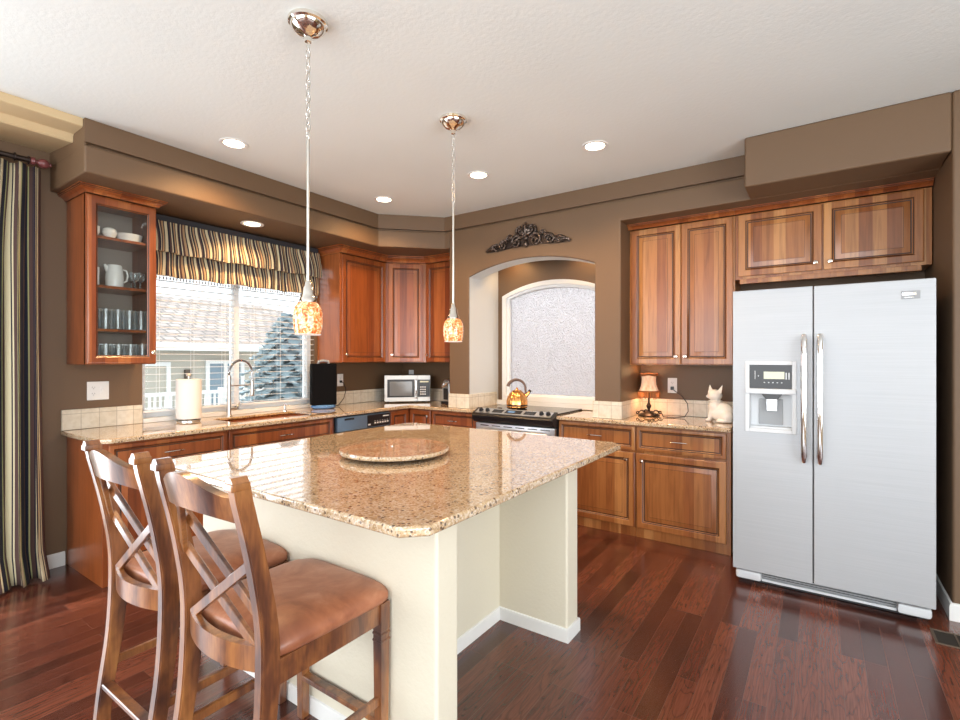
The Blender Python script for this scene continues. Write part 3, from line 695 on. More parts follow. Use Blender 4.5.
# ------------------------------------------------------------------ refrigerator
def fridge():
    X0, X1, YF = -.437, .492, 3.38
    t = thing('refrigerator', 'stainless steel side-by-side refrigerator with water dispenser', 'refrigerator', (X0, YF, 0)); W = X1 - X0; g = .409
    MB().box(.008, W - .008, .075, .80, .03, 1.785, .006).build('body', 'grey_plastic', t)
    for x in (.05, W - .05):
        for y in (.12, .74): MB().add(lathe([(.02, 0), (.02, .031)], 12, (x, y, 0))).build('foot', 'black_plastic', t)
    # left door with dispenser recess
    dz0, dz1 = .10, 1.795
    rx0, rx1, rz0, rz1 = .090, .308, .965, 1.345
    def hole_door():
        m = MB(); xs = [0, rx0, rx1, g - .003]; zs = [dz0, rz0, rz1, dz1]
        for i in range(3):
            for j in range(3):
                if i == 1 and j == 1: continue
                m.box(xs[i], xs[i + 1], 0.004, .07, zs[j], zs[j + 1])
        m2 = bmesh.new(); me = bpy.data.meshes.new('tmp'); me.from_pydata(m.v, [], m.f); m2.from_mesh(me)
        bmesh.ops.remove_doubles(m2, verts=m2.verts, dist=1e-5)
        # drop internal faces
        seen = {}
        for f in m2.faces: seen.setdefault(tuple(sorted(v.index for v in f.verts)), []).append(f)
        kill = [f for fs in seen.values() if len(fs) > 1 for f in fs]
        bmesh.ops.delete(m2, geom=kill, context='FACES')
        bmesh.ops.dissolve_limit(m2, angle_limit=.01, verts=m2.verts, edges=m2.edges)
        return bmvf(m2)
    d = MB().add(hole_door()).box(0, g - .003, 0, .006, dz1 - .003, dz1, .001).build('left_door', 'fridge_steel', t, 25)
    # dispenser
    s = MB(); fr = .022
    s.box(rx0 - fr, rx0, -.004, .01, rz0 - fr, rz1 + fr, .002).box(rx1, rx1 + fr, -.004, .01, rz0 - fr, rz1 + fr, .002)
    s.box(rx0, rx1, -.004, .01, rz0 - fr, rz0, .002).box(rx0, rx1, -.004, .01, rz1, rz1 + fr, .002).box(rx0 - fr, rx1 + fr, -.012, .03, 1.172, 1.204, .005)
    ds = s.build('dispenser_frame', 'light_grey_plastic', d)
    MB().box(rx0, rx1, .0, .06, 1.204, rz1).build('control_panel', 'black_plastic', d)
    MB().box(.165, .270, -.002, .001, 1.262, 1.305).build('display', 'lcd', ds, 0)
    B_ = [(.165 + i * .022, .172 + i * .022, -.0015, .001, 1.238, 1.243) for i in range(5)] + [(x, x + .006, -.0015, .001, 1.26, 1.30) for x in (.276, .290)] + [(.118, .121, -.0015, .001, 1.26, 1.31), (.135, .139, -.0015, .001, 1.275, 1.283)]
    for b_ in B_: MB().box(*b_).build('panel_button', 'light_grey_plastic', ds, 0)
    MB().box(rx0, rx1, .062, .069, rz0, 1.172).box(rx0, rx0 + .003, .01, .065, rz0, 1.172).box(rx1 - .003, rx1, .01, .065, rz0, 1.172).box(rx0, rx1, .01, .065, rz0, rz0 + .012).build('dispenser_cavity', 'light_grey_plastic', d)
    MB().add(prism([(.15, 1.172), (.26, 1.172), (.235, 1.14), (.175, 1.14)], .015, .06, 'y')).build('nozzle_housing', 'black_plastic', d)
    MB().box(.178, .232, .02, .028, 1.07, 1.142, .003).build('paddle', 'brushed_steel', d)
    MB().box(.135, .26, .054, .060, .985, 1.14, .003).build('spout_backing', 'grey_plastic', d)
    r = MB().box(g + .003, W, 0, .07, dz0, dz1, .006).build('right_door', 'fridge_steel', t)
    b = MB().box(W - .136, W - .062, -.004, .001, 1.693, 1.736, .001).build('badge', 'grey_plastic', r)
    q = MB(); q.box(W - .134, W - .078, -.0052, -.004, 1.713, 1.722)
    for i in range(9): q.box(W - .133 + i * .0062, W - .129 + i * .0062, -.0056, -.004, 1.722, 1.727)
    for i in range(9): q.box(W - .124 + i * .004, W - .1215 + i * .004, -.0054, -.004, 1.699, 1.703)
    q.build('badge_lettering', 'chrome', b, 0)
    for x, dr in ((.366, d), (.442, r)):
        pts = [(x, .002, .81), (x, -.02, .80), (x, -.038, .83), (x, -.05, .92), (x, -.055, 1.155), (x, -.05, 1.39), (x, -.038, 1.48), (x, -.02, 1.51), (x, .002, 1.50)]
        MB().add(tube(pts, [.014, .015, .017, .0165, .016, .0165, .017, .015, .014], 12)).build('handle', 'chrome', dr)
    gm = MB().box(.01, .15, .03, .09, .03, .085, .015).box(W - .15, W - .01, .03, .09, .03, .085, .015).box(.15, W - .15, .055, .07, .03, .045, .003).box(.15, W - .15, .09, .095, .03, .09)
    gm.build('toe_grille', 'light_grey_plastic', t)
    sl = MB()
    for i in range(3): sl.box(.14, W - .14, .06, .085, .052 + i * .013, .058 + i * .013)
    sl.build('grille_slats', 'grey_plastic', t, 0)
    MB().box(.02, W - .02, .10, .12, .003, .06).build('kick_plate', 'black_plastic', t)
fridge()

# ------------------------------------------------------------------ range, kettle
def rng():
    X0, X1 = -2.657, -1.829; W = X1 - X0
    t = thing('kitchen_range', 'slide-in range with glass cooktop and steel front under the arch', 'range', (X0, 3.72, 0))
    MB().box(.004, W - .004, .10, .62, .03, .90, .003).build('body', 'black_plastic', t)
    MB().box(0, W, .10, .622, .902, .914, .003).build('cooktop', 'black_glass', t)
    for cx, cy, r in ((.20, .24, .09), (.20, .48, .07), (.62, .24, .075), (.62, .48, .10)):
        MB().add(lathe([(r, .9142), (r + .002, .9146), (r + .004, .9142)], 40, (cx, cy, 0), False)).build('burner_ring', 'grey_plastic', t)
    # sloping control panel
    cp = MB().add(prism([(.0, .862), (.012, .885), (.098, .925), (.105, .925), (.105, .80), (.04, .80), (.01, .83)], .0, W, 'x', .003)).build('control_panel', 'black_plastic', t)
    sl = math.atan2(.04, .086)
    T = Matrix.Translation((0, .012, .8855)) @ Matrix.Rotation(sl, 4, 'X')
    st = MB().box(.03, W - .03, .003, .090, 0, .0015, T=T).build('fascia', 'brushed_steel', cp, 0)
    sc = MB().box(.20, .31, .02, .075, .0015, .0025, T=T).box(.335, .50, .02, .075, .0015, .0025, T=T).box(.53, .64, .02, .075, .0015, .0025, T=T)
    sc.build('display_window', 'black_glass', cp, 0)
    MB().box(.36, .43, .035, .062, .0025, .003, T=T).build('clock_display', 'blue_tint', cp, 0)
    for x in (.075, .145, .70, .765):
        MB().add(lathe([(.021, 0), (.020, .006), (.016, .018), (.015, .024), (.001, .025)], 18), 0, T @ Matrix.Translation((x, .045, .0015))).build('control_knob', 'black_plastic', cp)
    d = MB().box(.006, W - .006, .06, .10, .22, .79, .008).build('oven_door', 'brushed_steel', t)
    MB().box(.12, W - .12, .056, .061, .32, .62, .002).build('oven_window', 'black_glass', d)
    vs_ = MB()
    for i in range(6): vs_.box(.06 + i * .125, .15 + i * .125, .0585, .061, .765, .773)
    vs_.build('door_vents', 'black_plastic', d, 0)
    MB().add(tube([(.06, .03, .735), (W - .06, .03, .735)], .013, 12)).box(.07, .095, .03, .062, .725, .745, .003).box(W - .095, W - .07, .03, .062, .725, .745, .003).build('handle', 'brushed_steel', d)
    MB().box(.006, W - .006, .062, .10, .05, .21, .006).build('drawer', 'brushed_steel', t)
    MB().box(.03, W - .03, .11, .13, 0, .05).build('plinth', 'black_plastic', t)
rng()
def kettle():
    t = thing('tea_kettle', 'copper ribbed tea kettle with brown arched handle on the cooktop', 'kettle', (-2.345, 4.02, .9148), R(35))
    prof = [(.070, 0), (.092, .004), (.098, .014), (.098, .022), (.094, .030), (.094, .034), (.099, .040), (.098, .07), (.088, .11), (.070, .142), (.052, .158), (.048, .162)]
    v, f = lathe(prof, 96)
    v = [(x * (1 + .02 * cos(24 * math.atan2(y, x)) * (1 if .04 < z < .15 else 0)), y * (1 + .02 * cos(24 * math.atan2(y, x)) * (1 if .04 < z < .15 else 0)), z) for x, y, z in v]
    MB().add((v, f)).build('pot', 'copper', t)
    MB().add(lathe([(.0995, .026), (.0995, .037)], 48, cap=False)).build('base_band', 'dark_iron', t)
    MB().add(lathe([(.049, .161), (.040, .172), (.012, .178), (.008, .184), (.012, .190), (.010, .196), (.001, .198)], 28)).build('lid', 'copper', t)
    MB().add(tube([(.075, 0, .11), (.10, 0, .135), (.118, 0, .16)], [.022, .017, .013], 14)).build('spout', 'copper', t)
    MB().add(tube([(.114, 0, .157), (.128, 0, .172)], [.016, .012], 12)).build('whistle', 'dark_iron', t)
    pts = []
    for i in range(15):
        a = R(-8) + R(172) * i / 14; pts.append((.085 * cos(a) - .005, 0, .185 + .085 * sin(a) + (0 if i else -.0)))
    pts = [(.072, 0, .125), (.083, 0, .15)] + pts
    MB().add(tube(pts, [.008, .009] + [.010 + .006 * (i / 14) for i in range(15)], 10)).build('handle', 'kettle_handle', t)
kettle()

# ------------------------------------------------------------------ island
def island():
    IX0, IX1, IY0, IY1 = -2.57, -.92, 1.02, 2.79
    t = thing('kitchen_island', 'cream kitchen island under a large granite top', 'island', (0, 0, 0)); c = .065
    MB().add(prism([(IX0, IY0), (IX1 - c, IY0), (IX1, IY0 + c), (IX1, IY1 - .06), (IX1 - .06, IY1), (IX0 + .06, IY1), (IX0, IY1 - .06)], ZB, ZT, 'z', .009, 3)).build('granite_top', 'granite', t)
    b = MB(); b.box(-2.48, -1.0, 1.21, 1.325, 0, ZB - .001, .012, seg=3).box(-2.48, -1.01, 2.215, 2.345, 0, ZB - .001, .012, seg=3).box(-2.47, -1.40, 1.30, 2.70, 0, ZB - .001, .004)
    b.build('base_wall', 'cream_paint', t)
    p = [(0, 0), (.009, 0), (.009, .056), (.006, .064), (0, .067)]
    m = MB().add(sweep(p, [(-2.48, 1.21), (-1.0, 1.21), (-1.0, 1.325), (-1.40, 1.325), (-1.40, 2.215), (-1.01, 2.215), (-1.01, 2.345), (-1.40, 2.345)]))
    m.build('baseboard', 'white_trim', t)
    return t
island()
t = thing('lazy_susan', 'round granite lazy susan on the island', 'turntable', (-1.765, 1.805, ZT + .0005))
MB().add(lathe([(.255, .014), (.268, .017), (.272, .026), (.268, .036), (.001, .036)], 64)).build('disc', 'granite', t)
MB().add(lathe([(.10, 0), (.10, .006), (.07, .0065), (.07, .0138), (.001, .0139)], 32)).build('bearing_base', 'black_plastic', t)

# ------------------------------------------------------------------ bar stools
def stool():
    t = thing('bar_stool', 'wooden lattice-back bar stool with brown leather seat, nearer to the camera of the two', 'bar stool', (-1.43, 1.18, 0), 0, 'bar stools at the island')
    hw = .208; W = 'distressed_wood'
    def posty(z): # rear post curve (local y, front legs at y=0)
        pts = [(0, -.47), (.15, -.455), (.35, -.425), (.52, -.412), (.66, -.414), (.85, -.447), (1.075, -.50)]
        for (a, b), (c_, d_) in zip(pts, pts[1:]):
            if z <= c_: return b + (d_ - b) * (z - a) / (c_ - a)
        return pts[-1][1]
    for sx in (-1, 1):
        m = MB(); n = 22; v = []; f = []
        for i in range(n):
            z = 1.065 * i / (n - 1); y = (posty(max(0, z - .05)) + posty(z) + posty(min(1.075, z + .05))) / 3
            x = sx * (hw + .0) ; h = .0185; dpt = .023 + .005 * math.exp(-((z - .55) / .2) ** 2)
            for dx, dy in ((-h, -dpt), (h, -dpt), (h, dpt), (-h, dpt)): v.append((x + dx, y + dy, z))
        for i in range(n - 1):
            for k in range(4): f.append([4 * i + k, 4 * i + (k + 1) % 4, 4 * i + 4 + (k + 1) % 4, 4 * i + 4 + k])
        f.append([3, 2, 1, 0]); f.append([4 * n - 4, 4 * n - 3, 4 * n - 2, 4 * n - 1])
        bm = bmesh.new(); me = bpy.data.meshes.new('t'); me.from_pydata(v, [], f); bm.from_mesh(me)
        bmesh.ops.bevel(bm, geom=[e for e in bm.edges if abs((e.verts[0].co - e.verts[1].co).z) > .02], offset=.004, segments=2, affect='EDGES')
        m.add(bmvf(bm))
        yt = posty(1.065)
        m.box(sx * hw - .0205, sx * hw + .0205, yt - .026, yt + .026, 1.045, 1.066, .004).add(prism([(sx * hw - .0195, 1.066), (sx * hw + .0195, 1.066), (sx * hw + .008, 1.08), (sx * hw - .008, 1.08)], yt - .022, yt + .022, 'y'))
        m.build('rear_leg', W, t)
        m = MB(); x = sx * .213; 
        m.box(x - .021, x + .021, -.021, .021, .47, .565, .003).box(x - .022, x + .022, -.022, .022, .455, .464, .003).box(x - .022, x + .022, -.022, .022, .432, .441, .003).box(x - .019, x + .019, -.019, .019, .44, .47)
        v, f = boxvf(x - .020, x + .020, -.020, .020, 0, .433, .003)
        m.add(([((px - x) * (.78 + .22 * pz / .433) + x, py * (.78 + .22 * pz / .433), pz) for px, py, pz in v], f))
        m.build('front_leg', W, t)
    # aprons
    m = MB().box(-.20, .20, -.012, .012, .495, .565, .002)
    for sx in (-1, 1): m.box(sx * .213 - .012, sx * .213 + .012, -.40, -.01, .495, .565, .002)
    m.build('seat_frame', W, t)
    # curved bottom rail of back and apron behind the seat
    def railx(z0, z1, bow, th=.022, topf=None, botf=None, n=16, yoff=0.):
        v = []; f = []
        for i in range(n + 1):
            s = -1 + 2 * i / n; x = s * (hw - .012); y = -bow * (1 - s * s)
            zt = z1 + (topf(s) if topf else 0); zb = z0 + (botf(s) if botf else 0)
            for z in (zb, zt):
                yy = posty(z) + y + yoff; v += [(x, yy - th / 2, z), (x, yy + th / 2, z)]
        for i in range(n):
            a = 4 * i; b = a + 4
            f += [[a, a + 1, b + 1, b], [a + 2, b + 2, b + 3, a + 3], [a, b, b + 2, a + 2], [a + 1, a + 3, b + 3, b + 1]]
        f += [[0, 2, 3, 1], [4 * n, 4 * n + 1, 4 * n + 3, 4 * n + 2]]
        return v, f
    BOW = .042
    MB().add(railx(.535, .605, BOW, .024)).build('lower_back_rail', W, t)
    MB().add(railx(.955, 1.026, BOW, .026, topf=lambda s: .026 * cos(s * pi) + .022, botf=lambda s: .022 * (1 - s * s) - .004)).build('top_back_rail', W, t)
    # lattice slats: coordinates s in -1..1 across, z
    def slat(s0, z0, s1, z1, off):
        P = [Vector((s_ * (hw - .012), posty(z_) - BOW * (1 - s_ * s_) + off, z_)) for s_, z_ in ((s0, z0), (s1, z1))]
        d = (P[1] - P[0]).normalized(); yv = Vector((0, 1, 0)); n_ = d.cross(yv).normalized() * .0145; tt = n_.cross(d).normalized() * .0075
        v = []
        for p in P:
            for a_, b_ in ((-1, -1), (1, -1), (1, 1), (-1, 1)): v.append(p + n_ * a_ + tt * b_)
        f = [[0, 1, 2, 3], [7, 6, 5, 4]] + [[k, (k + 1) % 4, 4 + (k + 1) % 4, 4 + k] for k in range(4)]
        bm = bmesh.new(); me = bpy.data.meshes.new('t'); me.from_pydata(v, [], f); bm.from_mesh(me); bmesh.ops.recalc_face_normals(bm, faces=bm.faces)
        bmesh.ops.bevel(bm, geom=[e for e in bm.edges if e.calc_length() > .05], offset=.002, segments=1, affect='EDGES')
        MB().add(bmvf(bm)).build('lattice_slat', W, t)
    slat(-.88, .975, 1, .66, .003); slat(-1, .80, .85, .598, .003)
    slat(-.2, .985, -1, .79, -.003); slat(1, .84, -.8, .60, -.003)
    # stretchers
    MB().add(bar((-.205, .0, .16), (.205, .0, .16), .034, .020)).build('footrest', W, t)
    for sx in (-1, 1): MB().add(bar((sx * .21, -.44, .235), (sx * .212, 0, .235), .018, .030)).build('side_stretcher', W, t)
    MB().add(bar((-.2, -.455, .165), (.2, -.455, .165), .036, .018)).build('rear_stretcher', W, t)
    # cushion
    n = 18; v = []; f = []
    def cush(u, w_):  # u,w in -1..1
        hwid = .242 - .016 * (1 - w_) / 2 - .0
        r = 9; k = (abs(u) ** r + abs(w_) ** r) ** (1 / r) if (u or w_) else 1; mx = max(abs(u), abs(w_), 1e-6)
        sc = mx / k if k > 0 else 1
        return u * sc * hwid, -.188 + w_ * sc * .226
    for i in range(n + 1):
        for j in range(n + 1):
            u = -1 + 2 * i / n; w_ = -1 + 2 * j / n; u = sin(u * pi / 2); w_ = sin(w_ * pi / 2); x, y = cush(u, w_)
            e = (1 - u ** 4) * (1 - w_ ** 4); z = .590 + .048 * e ** .45 - .006 * (1 - u * u) * (1 - w_ * w_)
            if u in (-1, 1) or w_ in (-1, 1): z = .590
            v.append((x, y, z))
    f = [[i * (n + 1) + j, (i + 1) * (n + 1) + j, (i + 1) * (n + 1) + j + 1, i * (n + 1) + j + 1] for i in range(n) for j in range(n)]
    edge = [i * (n + 1) for i in range(n + 1)] + [n * (n + 1) + j for j in range(1, n + 1)] + [(n - i) * (n + 1) + n for i in range(1, n + 1)] + [n - j for j in range(1, n)]
    b0 = len(v)
    for e in edge: v.append((v[e][0], v[e][1], .572))
    for e in edge: v.append((v[e][0] * .975, (v[e][1] + .188) * .975 - .188, .5655))
    L_ = len(edge)
    for i in range(L_):
        j = (i + 1) % L_; f.append([edge[i], edge[j], b0 + j, b0 + i]); f.append([b0 + i, b0 + j, b0 + L_ + j, b0 + L_ + i])
    f.append([b0 + L_ + i for i in range(L_)])
    MB().add((v, f)).build('seat_cushion', 'brown_leather', t, 80)
    return t
s1 = stool()
s2 = copy_tree(s1); s2.location.x = -2.0; s2['label'] = 'wooden lattice-back bar stool with brown leather seat, farther left, nearer to the curtain'

# ------------------------------------------------------------------ pendants and recessed lights
def pendant():
    t = thing('pendant_light', 'nickel pendant light with amber glass shade hanging nearer, in front of the sink window', 'pendant light', (-1.770, 1.295, ZC), 0, 'pendant lights over the island')
    MB().add(lathe([(q * 1.24, z * 1.25) for q, z in [(.064, 0), (.066, -.004), (.064, -.012), (.058, -.016), (.056, -.024), (.048, -.032), (.044, -.036), (.034, -.044), (.018, -.050), (.012, -.056), (.011, -.070), (.004, -.074), (.0005, -.075)]], 40)).build('ceiling_canopy', 'polished_nickel', t)
    ch = MB(); z = -.090; i = 0
    while z > -.47:
        pts = []
        for k in range(12):
            a = 2 * pi * k / 12; x = .0095 * cos(a); zz = .018 * sin(a)
            pts.append((x, 0, z - .016 + zz) if i % 2 == 0 else (0, x, z - .016 + zz))
        ch.add(tube(pts, .0025, 6, True)); z -= .031; i += 1
    ch.add(tube([(.009 * cos(a * pi / 6), 0, -.488 + .009 * sin(a * pi / 6)) for a in range(12)], .0018, 6, True)).build('chain', 'brushed_nickel', t)
    MB().add(lathe([(.0045, -1.13), (.0065, -1.13), (.0065, -.497), (.0045, -.495)], 12)).build('rod', 'brushed_nickel', t)
    MB().add(lathe([(.008, -1.09), (.014, -1.10), (.015, -1.112), (.022, -1.122), (.027, -1.145), (.029, -1.16), (.035, -1.168), (.036, -1.182), (.030, -1.186)], 24)).build('socket_cup', 'polished_nickel', t)
    sh = MB().add(lathe([(.026, -1.180), (.040, -1.184), (.052, -1.20), (.0595, -1.228), (.0605, -1.255), (.058, -1.285), (.052, -1.315), (.049, -1.315), (.055, -1.285), (.0575, -1.255), (.0565, -1.23), (.049, -1.204), (.038, -1.188), (.026, -1.184)], 36, cap=False)).build('lamp_shade', 'mottled_amber_glass', t)
    MB().add(lathe([(.052, -1.3155), (.0535, -1.318), (.050, -1.319), (.0485, -1.3155)], 36, cap=False)).build('shade_rim', 'paper', sh)
    MB().add(ball((0, 0, -1.24), .020, seg=14)).build('bulb', 'dim_bulb', t)
    return t
p1 = pendant(); p2 = copy_tree(p1); p2.location = (-1.783, 2.31, ZC)
p2['label'] = 'nickel pendant light with amber glass shade hanging farther back, left of the arched niche'
def can(x, y, z, label, watts=26, first=[None]):
    if first[0] is None:
        t = thing('recessed_light', label, 'ceiling light', (x, y, z), 0, 'recessed ceiling lights')
        MB().add(lathe([(.088, 0), (.088, -.004), (.082, -.006), (.064, -.003), (.064, -.0015), (.0875, -.0005)], 40, cap=False)).build('trim_ring', 'white_plastic', t)
        MB().add(lathe([(.062, -.0016), (.058, -.003), (.001, -.0045)], 32)).build('lens', 'bulb_glow', t)
        first[0] = t
    else:
        t = copy_tree(first[0]); t.location = (x, y, z); t['label'] = label
    lamp('SPOT', 'recessed_bulb_light', (x, y, z - .02), (0, 0, 0), watts * 1.7, (1, .60, .27), spot_size=R(150), spot_blend=.8, shadow_soft_size=.06)
can(-3.175, 1.752, ZC, 'leftmost recessed light in the white ceiling, near the glass-door cabinet', 34)
can(-3.19, 3.124, ZC, 'recessed ceiling light nearest the inside corner of the soffit', 26)
can(-2.164, 3.122, ZC, 'recessed ceiling light just right of the farther pendant canopy', 34)
can(-1.23, 3.138, ZC, 'recessed ceiling light farthest right, above the range side cabinets', 34)
can(-3.80, 2.25, ZS, 'recessed light in the soffit underside above the striped valance', 14)
for x, lb in ((-2.55, 'left'), (-1.77, 'right')):
    zc_ = 2.42
    t = thing('niche_light', 'small puck light under the %s side of the niche arch' % lb, 'light', (x, 4.2, zc_ - .0185), 0, 'niche puck lights')
    MB().add(lathe([(.001, .018), (.035, .018), (.035, 0), (.001, -.001)], 20)).build('housing', 'white_plastic', t)
    lamp('SPOT', 'niche_bulb_light', (x, 4.2, zc_ - .03), (R(25), 0, 0), 4, (1, .62, .28), spot_size=R(140), spot_blend=.6, shadow_soft_size=.02)

# ------------------------------------------------------------------ fabrics
def cloth(name, fn, nu, nv, matn, parent=None, thick=.002):
    v = []; uv = []; f = []
    for i in range(nu + 1):
        for j in range(nv + 1):
            p, q = fn(i / nu, j / nv); v.append(p); uv.append(q)
    for i in range(nu):
        for j in range(nv):
            a = i * (nv + 1) + j; f.append([a, a + nv + 1, a + nv + 2, a + 1])
    m = MB(); m.v = v; m.f = f; m.m = [0] * len(f); m.uv = uv
    o = m.build(name, matn, parent, 80)
    sd = o.modifiers.new('solid', 'SOLIDIFY'); sd.thickness = thick
    return o
def curtain():
    t = thing('window_curtain', 'striped cream, navy and brown curtain hanging at the left edge', 'curtain', (-4.03, .95, 0))
    y1 = .022
    def fn(u, v):
        ph = u * 2 * pi * 7.5
        z = 2.575 - 2.555 * v
        sw = .055 + .02 * v
        pin = 1 - .10 * math.exp(-((v) / .12) ** 2)
        wid = .62 * (pin + .12 * v)
        y = y1 + .012 * v ** 1.5 - wid * (1 - u) + .014 * sin(ph * 2 + 1)
        x = .0 + sw * (sin(ph + .6 * sin(v * 3)) * .75 + .25 * sin(ph * .5 + v * 2)) + .04 * v
        if v > .93: x += .05 * (v - .93) / .07 * abs(sin(ph * .5)); y += .01 * (v - .93) / .07
        return (x, y, z), (u * 1.75, v * 2.6)
    cloth('drape', fn, 220, 60, 'curtain_stripe', t)
    r = thing('curtain_rod', 'dark wooden curtain rod with carved finial below the tan cornice', 'curtain rod', (-4.03, 0, 2.612))
    MB().add(tube([(0, -2.2, 0), (0, .94, 0)], .016, 14)).build('rod', 'dark_iron', r)
    T = Matrix.Translation((0, .94, 0)) @ Matrix.Rotation(-pi / 2, 4, 'X')
    MB().add(lathe([(.018, -.01), (.024, 0), (.024, .012), (.013, .018), (.013, .026), (.026, .040), (.030, .058), (.024, .075), (.012, .083), (.015, .089), (.010, .096), (.001, .099)], 20), 0, T).build('finial', 'rod_wood', r)
    for y in (-1.8, .80):
        MB().add(tube([(-.138, y, 0), (-.018, y, 0)], .009, 10)).add(lathe([(.03, 0), (.03, .008), (.001, .009)], 16), 0, Matrix.Translation((-.1385, y, 0)) @ Matrix.Rotation(pi / 2, 4, 'Y')).build('bracket', 'dark_iron', r) if False else MB().box(-.1385, -.01, y - .008, y + .008, -.008, .008, .002).build('bracket', 'dark_iron', r)
    for y in (.60, .70, .78, .86, .925):
        T = Matrix.Translation((0, y, 0)) @ Matrix.Rotation(pi / 2, 4, 'X')
        MB().add(tube([(.022 * cos(a * pi / 10), .022 * sin(a * pi / 10) , 0) for a in range(20)], .004, 8, True), 0, T).build('ring', 'dark_iron', r)
mat('rod_wood', (.16, .045, .045), .3)
curtain()
def valance():
    t = thing('window_valance', 'striped two-tier roman valance above the sink window', 'valance', (XA, 2.36, 0))
    hw = .738
    MB().box(.002, .10, -hw, hw, 2.41, 2.465, .004).build('mounting_board', 'valance_board', t)
    def tier(ztop, zbot, x0, x1, name):
        def fn(u, v):
            y = -hw + 2 * hw * u; z = ztop + (zbot - ztop) * min(v, .9) / .9
            bulge = sin(min(v, .9) / .9 * pi * .5) ** 1.5
            x = x0 + (x1 - x0) * bulge + .010 * sin(u * 2 * pi * 13 + .8 * sin(u * 17)) * v + .004 * sin(u * 90)
            if v > .9: x -= .03 * (v - .9) / .1; z += .006
            z += .006 * sin(u * 2 * pi * 5) * v
            return (x, y + .006 * sin(v * 4 + u * 20), z), (u * 1.62, v)
        cloth(name, fn, 240, 18, 'valance_stripe', t)
    tier(2.42, 2.175, .104, .165, 'upper_tier'); tier(2.20, 2.005, .085, .115, 'lower_tier')
    m = MB().add(tube([(.092, -hw + 2 * hw * i / 40, 2.012) for i in range(41)], .006, 6)); m.build('piping', 'white_trim', t)
    m = MB()
    for i in range(62): m.add(lathe([(.001, -.03), (.006, -.026), (.006, -.012), (.002, -.006), (.002, .0)], 6, (.092, -hw + .012 + i * (2 * hw - .024) / 61, 2.010)))
    m.build('bead_fringe', 'grey_plastic', t)
valance()

# ------------------------------------------------------------------ counter objects on the sink side
Z0 = ZT + .0005
def faucet():
    t = thing('kitchen_faucet', 'tall spring-neck chrome faucet at the sink', 'faucet', (-4.045, 2.19, Z0), R(12))
    MB().add(lathe([(.028, 0), (.028, .006), (.022, .010), (.017, .02), (.016, .10), (.015, .34), (.012, .345)], 24)).build('body', 'brushed_nickel', t)
    R_ = .118; pts = [(0, 0, .34)] + [(0, R_ - R_ * cos(a), .355 + R_ * .95 * sin(a)) for a in [pi * i / 24 for i in range(25)]] + [(0, 2 * R_, .33), (0, 2 * R_, .29)]
    MB().add(tube(pts, .0075, 10)).build('hose', 'dark_iron', t)
    # spring coil along the arc
    P = [Vector(p) for p in pts]; cl = []
    seg = [0]
    for a_, b_ in zip(P, P[1:]): seg.append(seg[-1] + (b_ - a_).length)
    tot = seg[-1]; turns = 46; n = turns * 10
    for i in range(n + 1):
        s = tot * i / n; k = max(j for j in range(len(seg)) if seg[j] <= s + 1e-9); k = min(k, len(P) - 2)
        u = (s - seg[k]) / max(seg[k + 1] - seg[k], 1e-6); p = P[k].lerp(P[k + 1], u); d = (P[k + 1] - P[k]).normalized(); nx = Vector((1, 0, 0)); ny = d.cross(nx)
        a = 2 * pi * turns * i / n; cl.append(p + nx * cos(a) * .0115 + ny * sin(a) * .0115)
    MB().add(tube(cl, .0022, 5)).build('spring', 'chrome', t)
    MB().add(lathe([(.0001, 0), (.014, .002), (.017, .012), (.016, .05), (.012, .06), (.013, .13), (.010, .14)], 18, (0, 2 * R_, .155))).build('spray_head', 'brushed_nickel', t)
    MB().add(tube([(0, .01, .255), (0, 2 * R_ - .012, .255)], .005, 8)).build('support_arm', 'brushed_nickel', t)
    MB().add(tube([(0, .012, .06), (0, .06, .06), (0, .075, .066), (0, .11, .12)], [.011, .011, .008, .005], 10)).build('lever', 'brushed_nickel', t)
faucet()
t = thing('soap_dispenser', 'small chrome soap pump right of the faucet', 'soap dispenser', (-4.06, 2.72, Z0))
MB().add(lathe([(.020, 0), (.020, .008), (.010, .014), (.009, .05), (.012, .054), (.012, .066), (.001, .07)], 18)).build('pump_body', 'chrome', t)
MB().add(tube([(0, 0, .06), (.04, 0, .064), (.055, 0, .056)], .005, 8)).build('nozzle', 'chrome', t)
t = thing('paper_towel_holder', 'white paper towel roll on an upright steel holder', 'paper towels', (-4.03, 1.865, Z0))
MB().add(lathe([(.085, 0), (.085, .008), (.075, .014), (.001, .015)], 36)).build('base', 'brushed_nickel', t)
MB().add(lathe([(.020, .32), (.020, .022), (.086, .020), (.0875, .024), (.0875, .318), (.086, .322), (.020, .322)], 40, cap=False)).build('paper_roll', 'paper', t)
MB().add(lathe([(.007, .015), (.007, .345), (.016, .348), (.018, .358), (.012, .366), (.001, .368)], 16)).build('post', 'brushed_nickel', t)
MB().add(tube([(.0, .092, .008), (.0, .092, .10), (0, .094, .105)], .004, 8)).build('tension_arm', 'brushed_nickel', t)

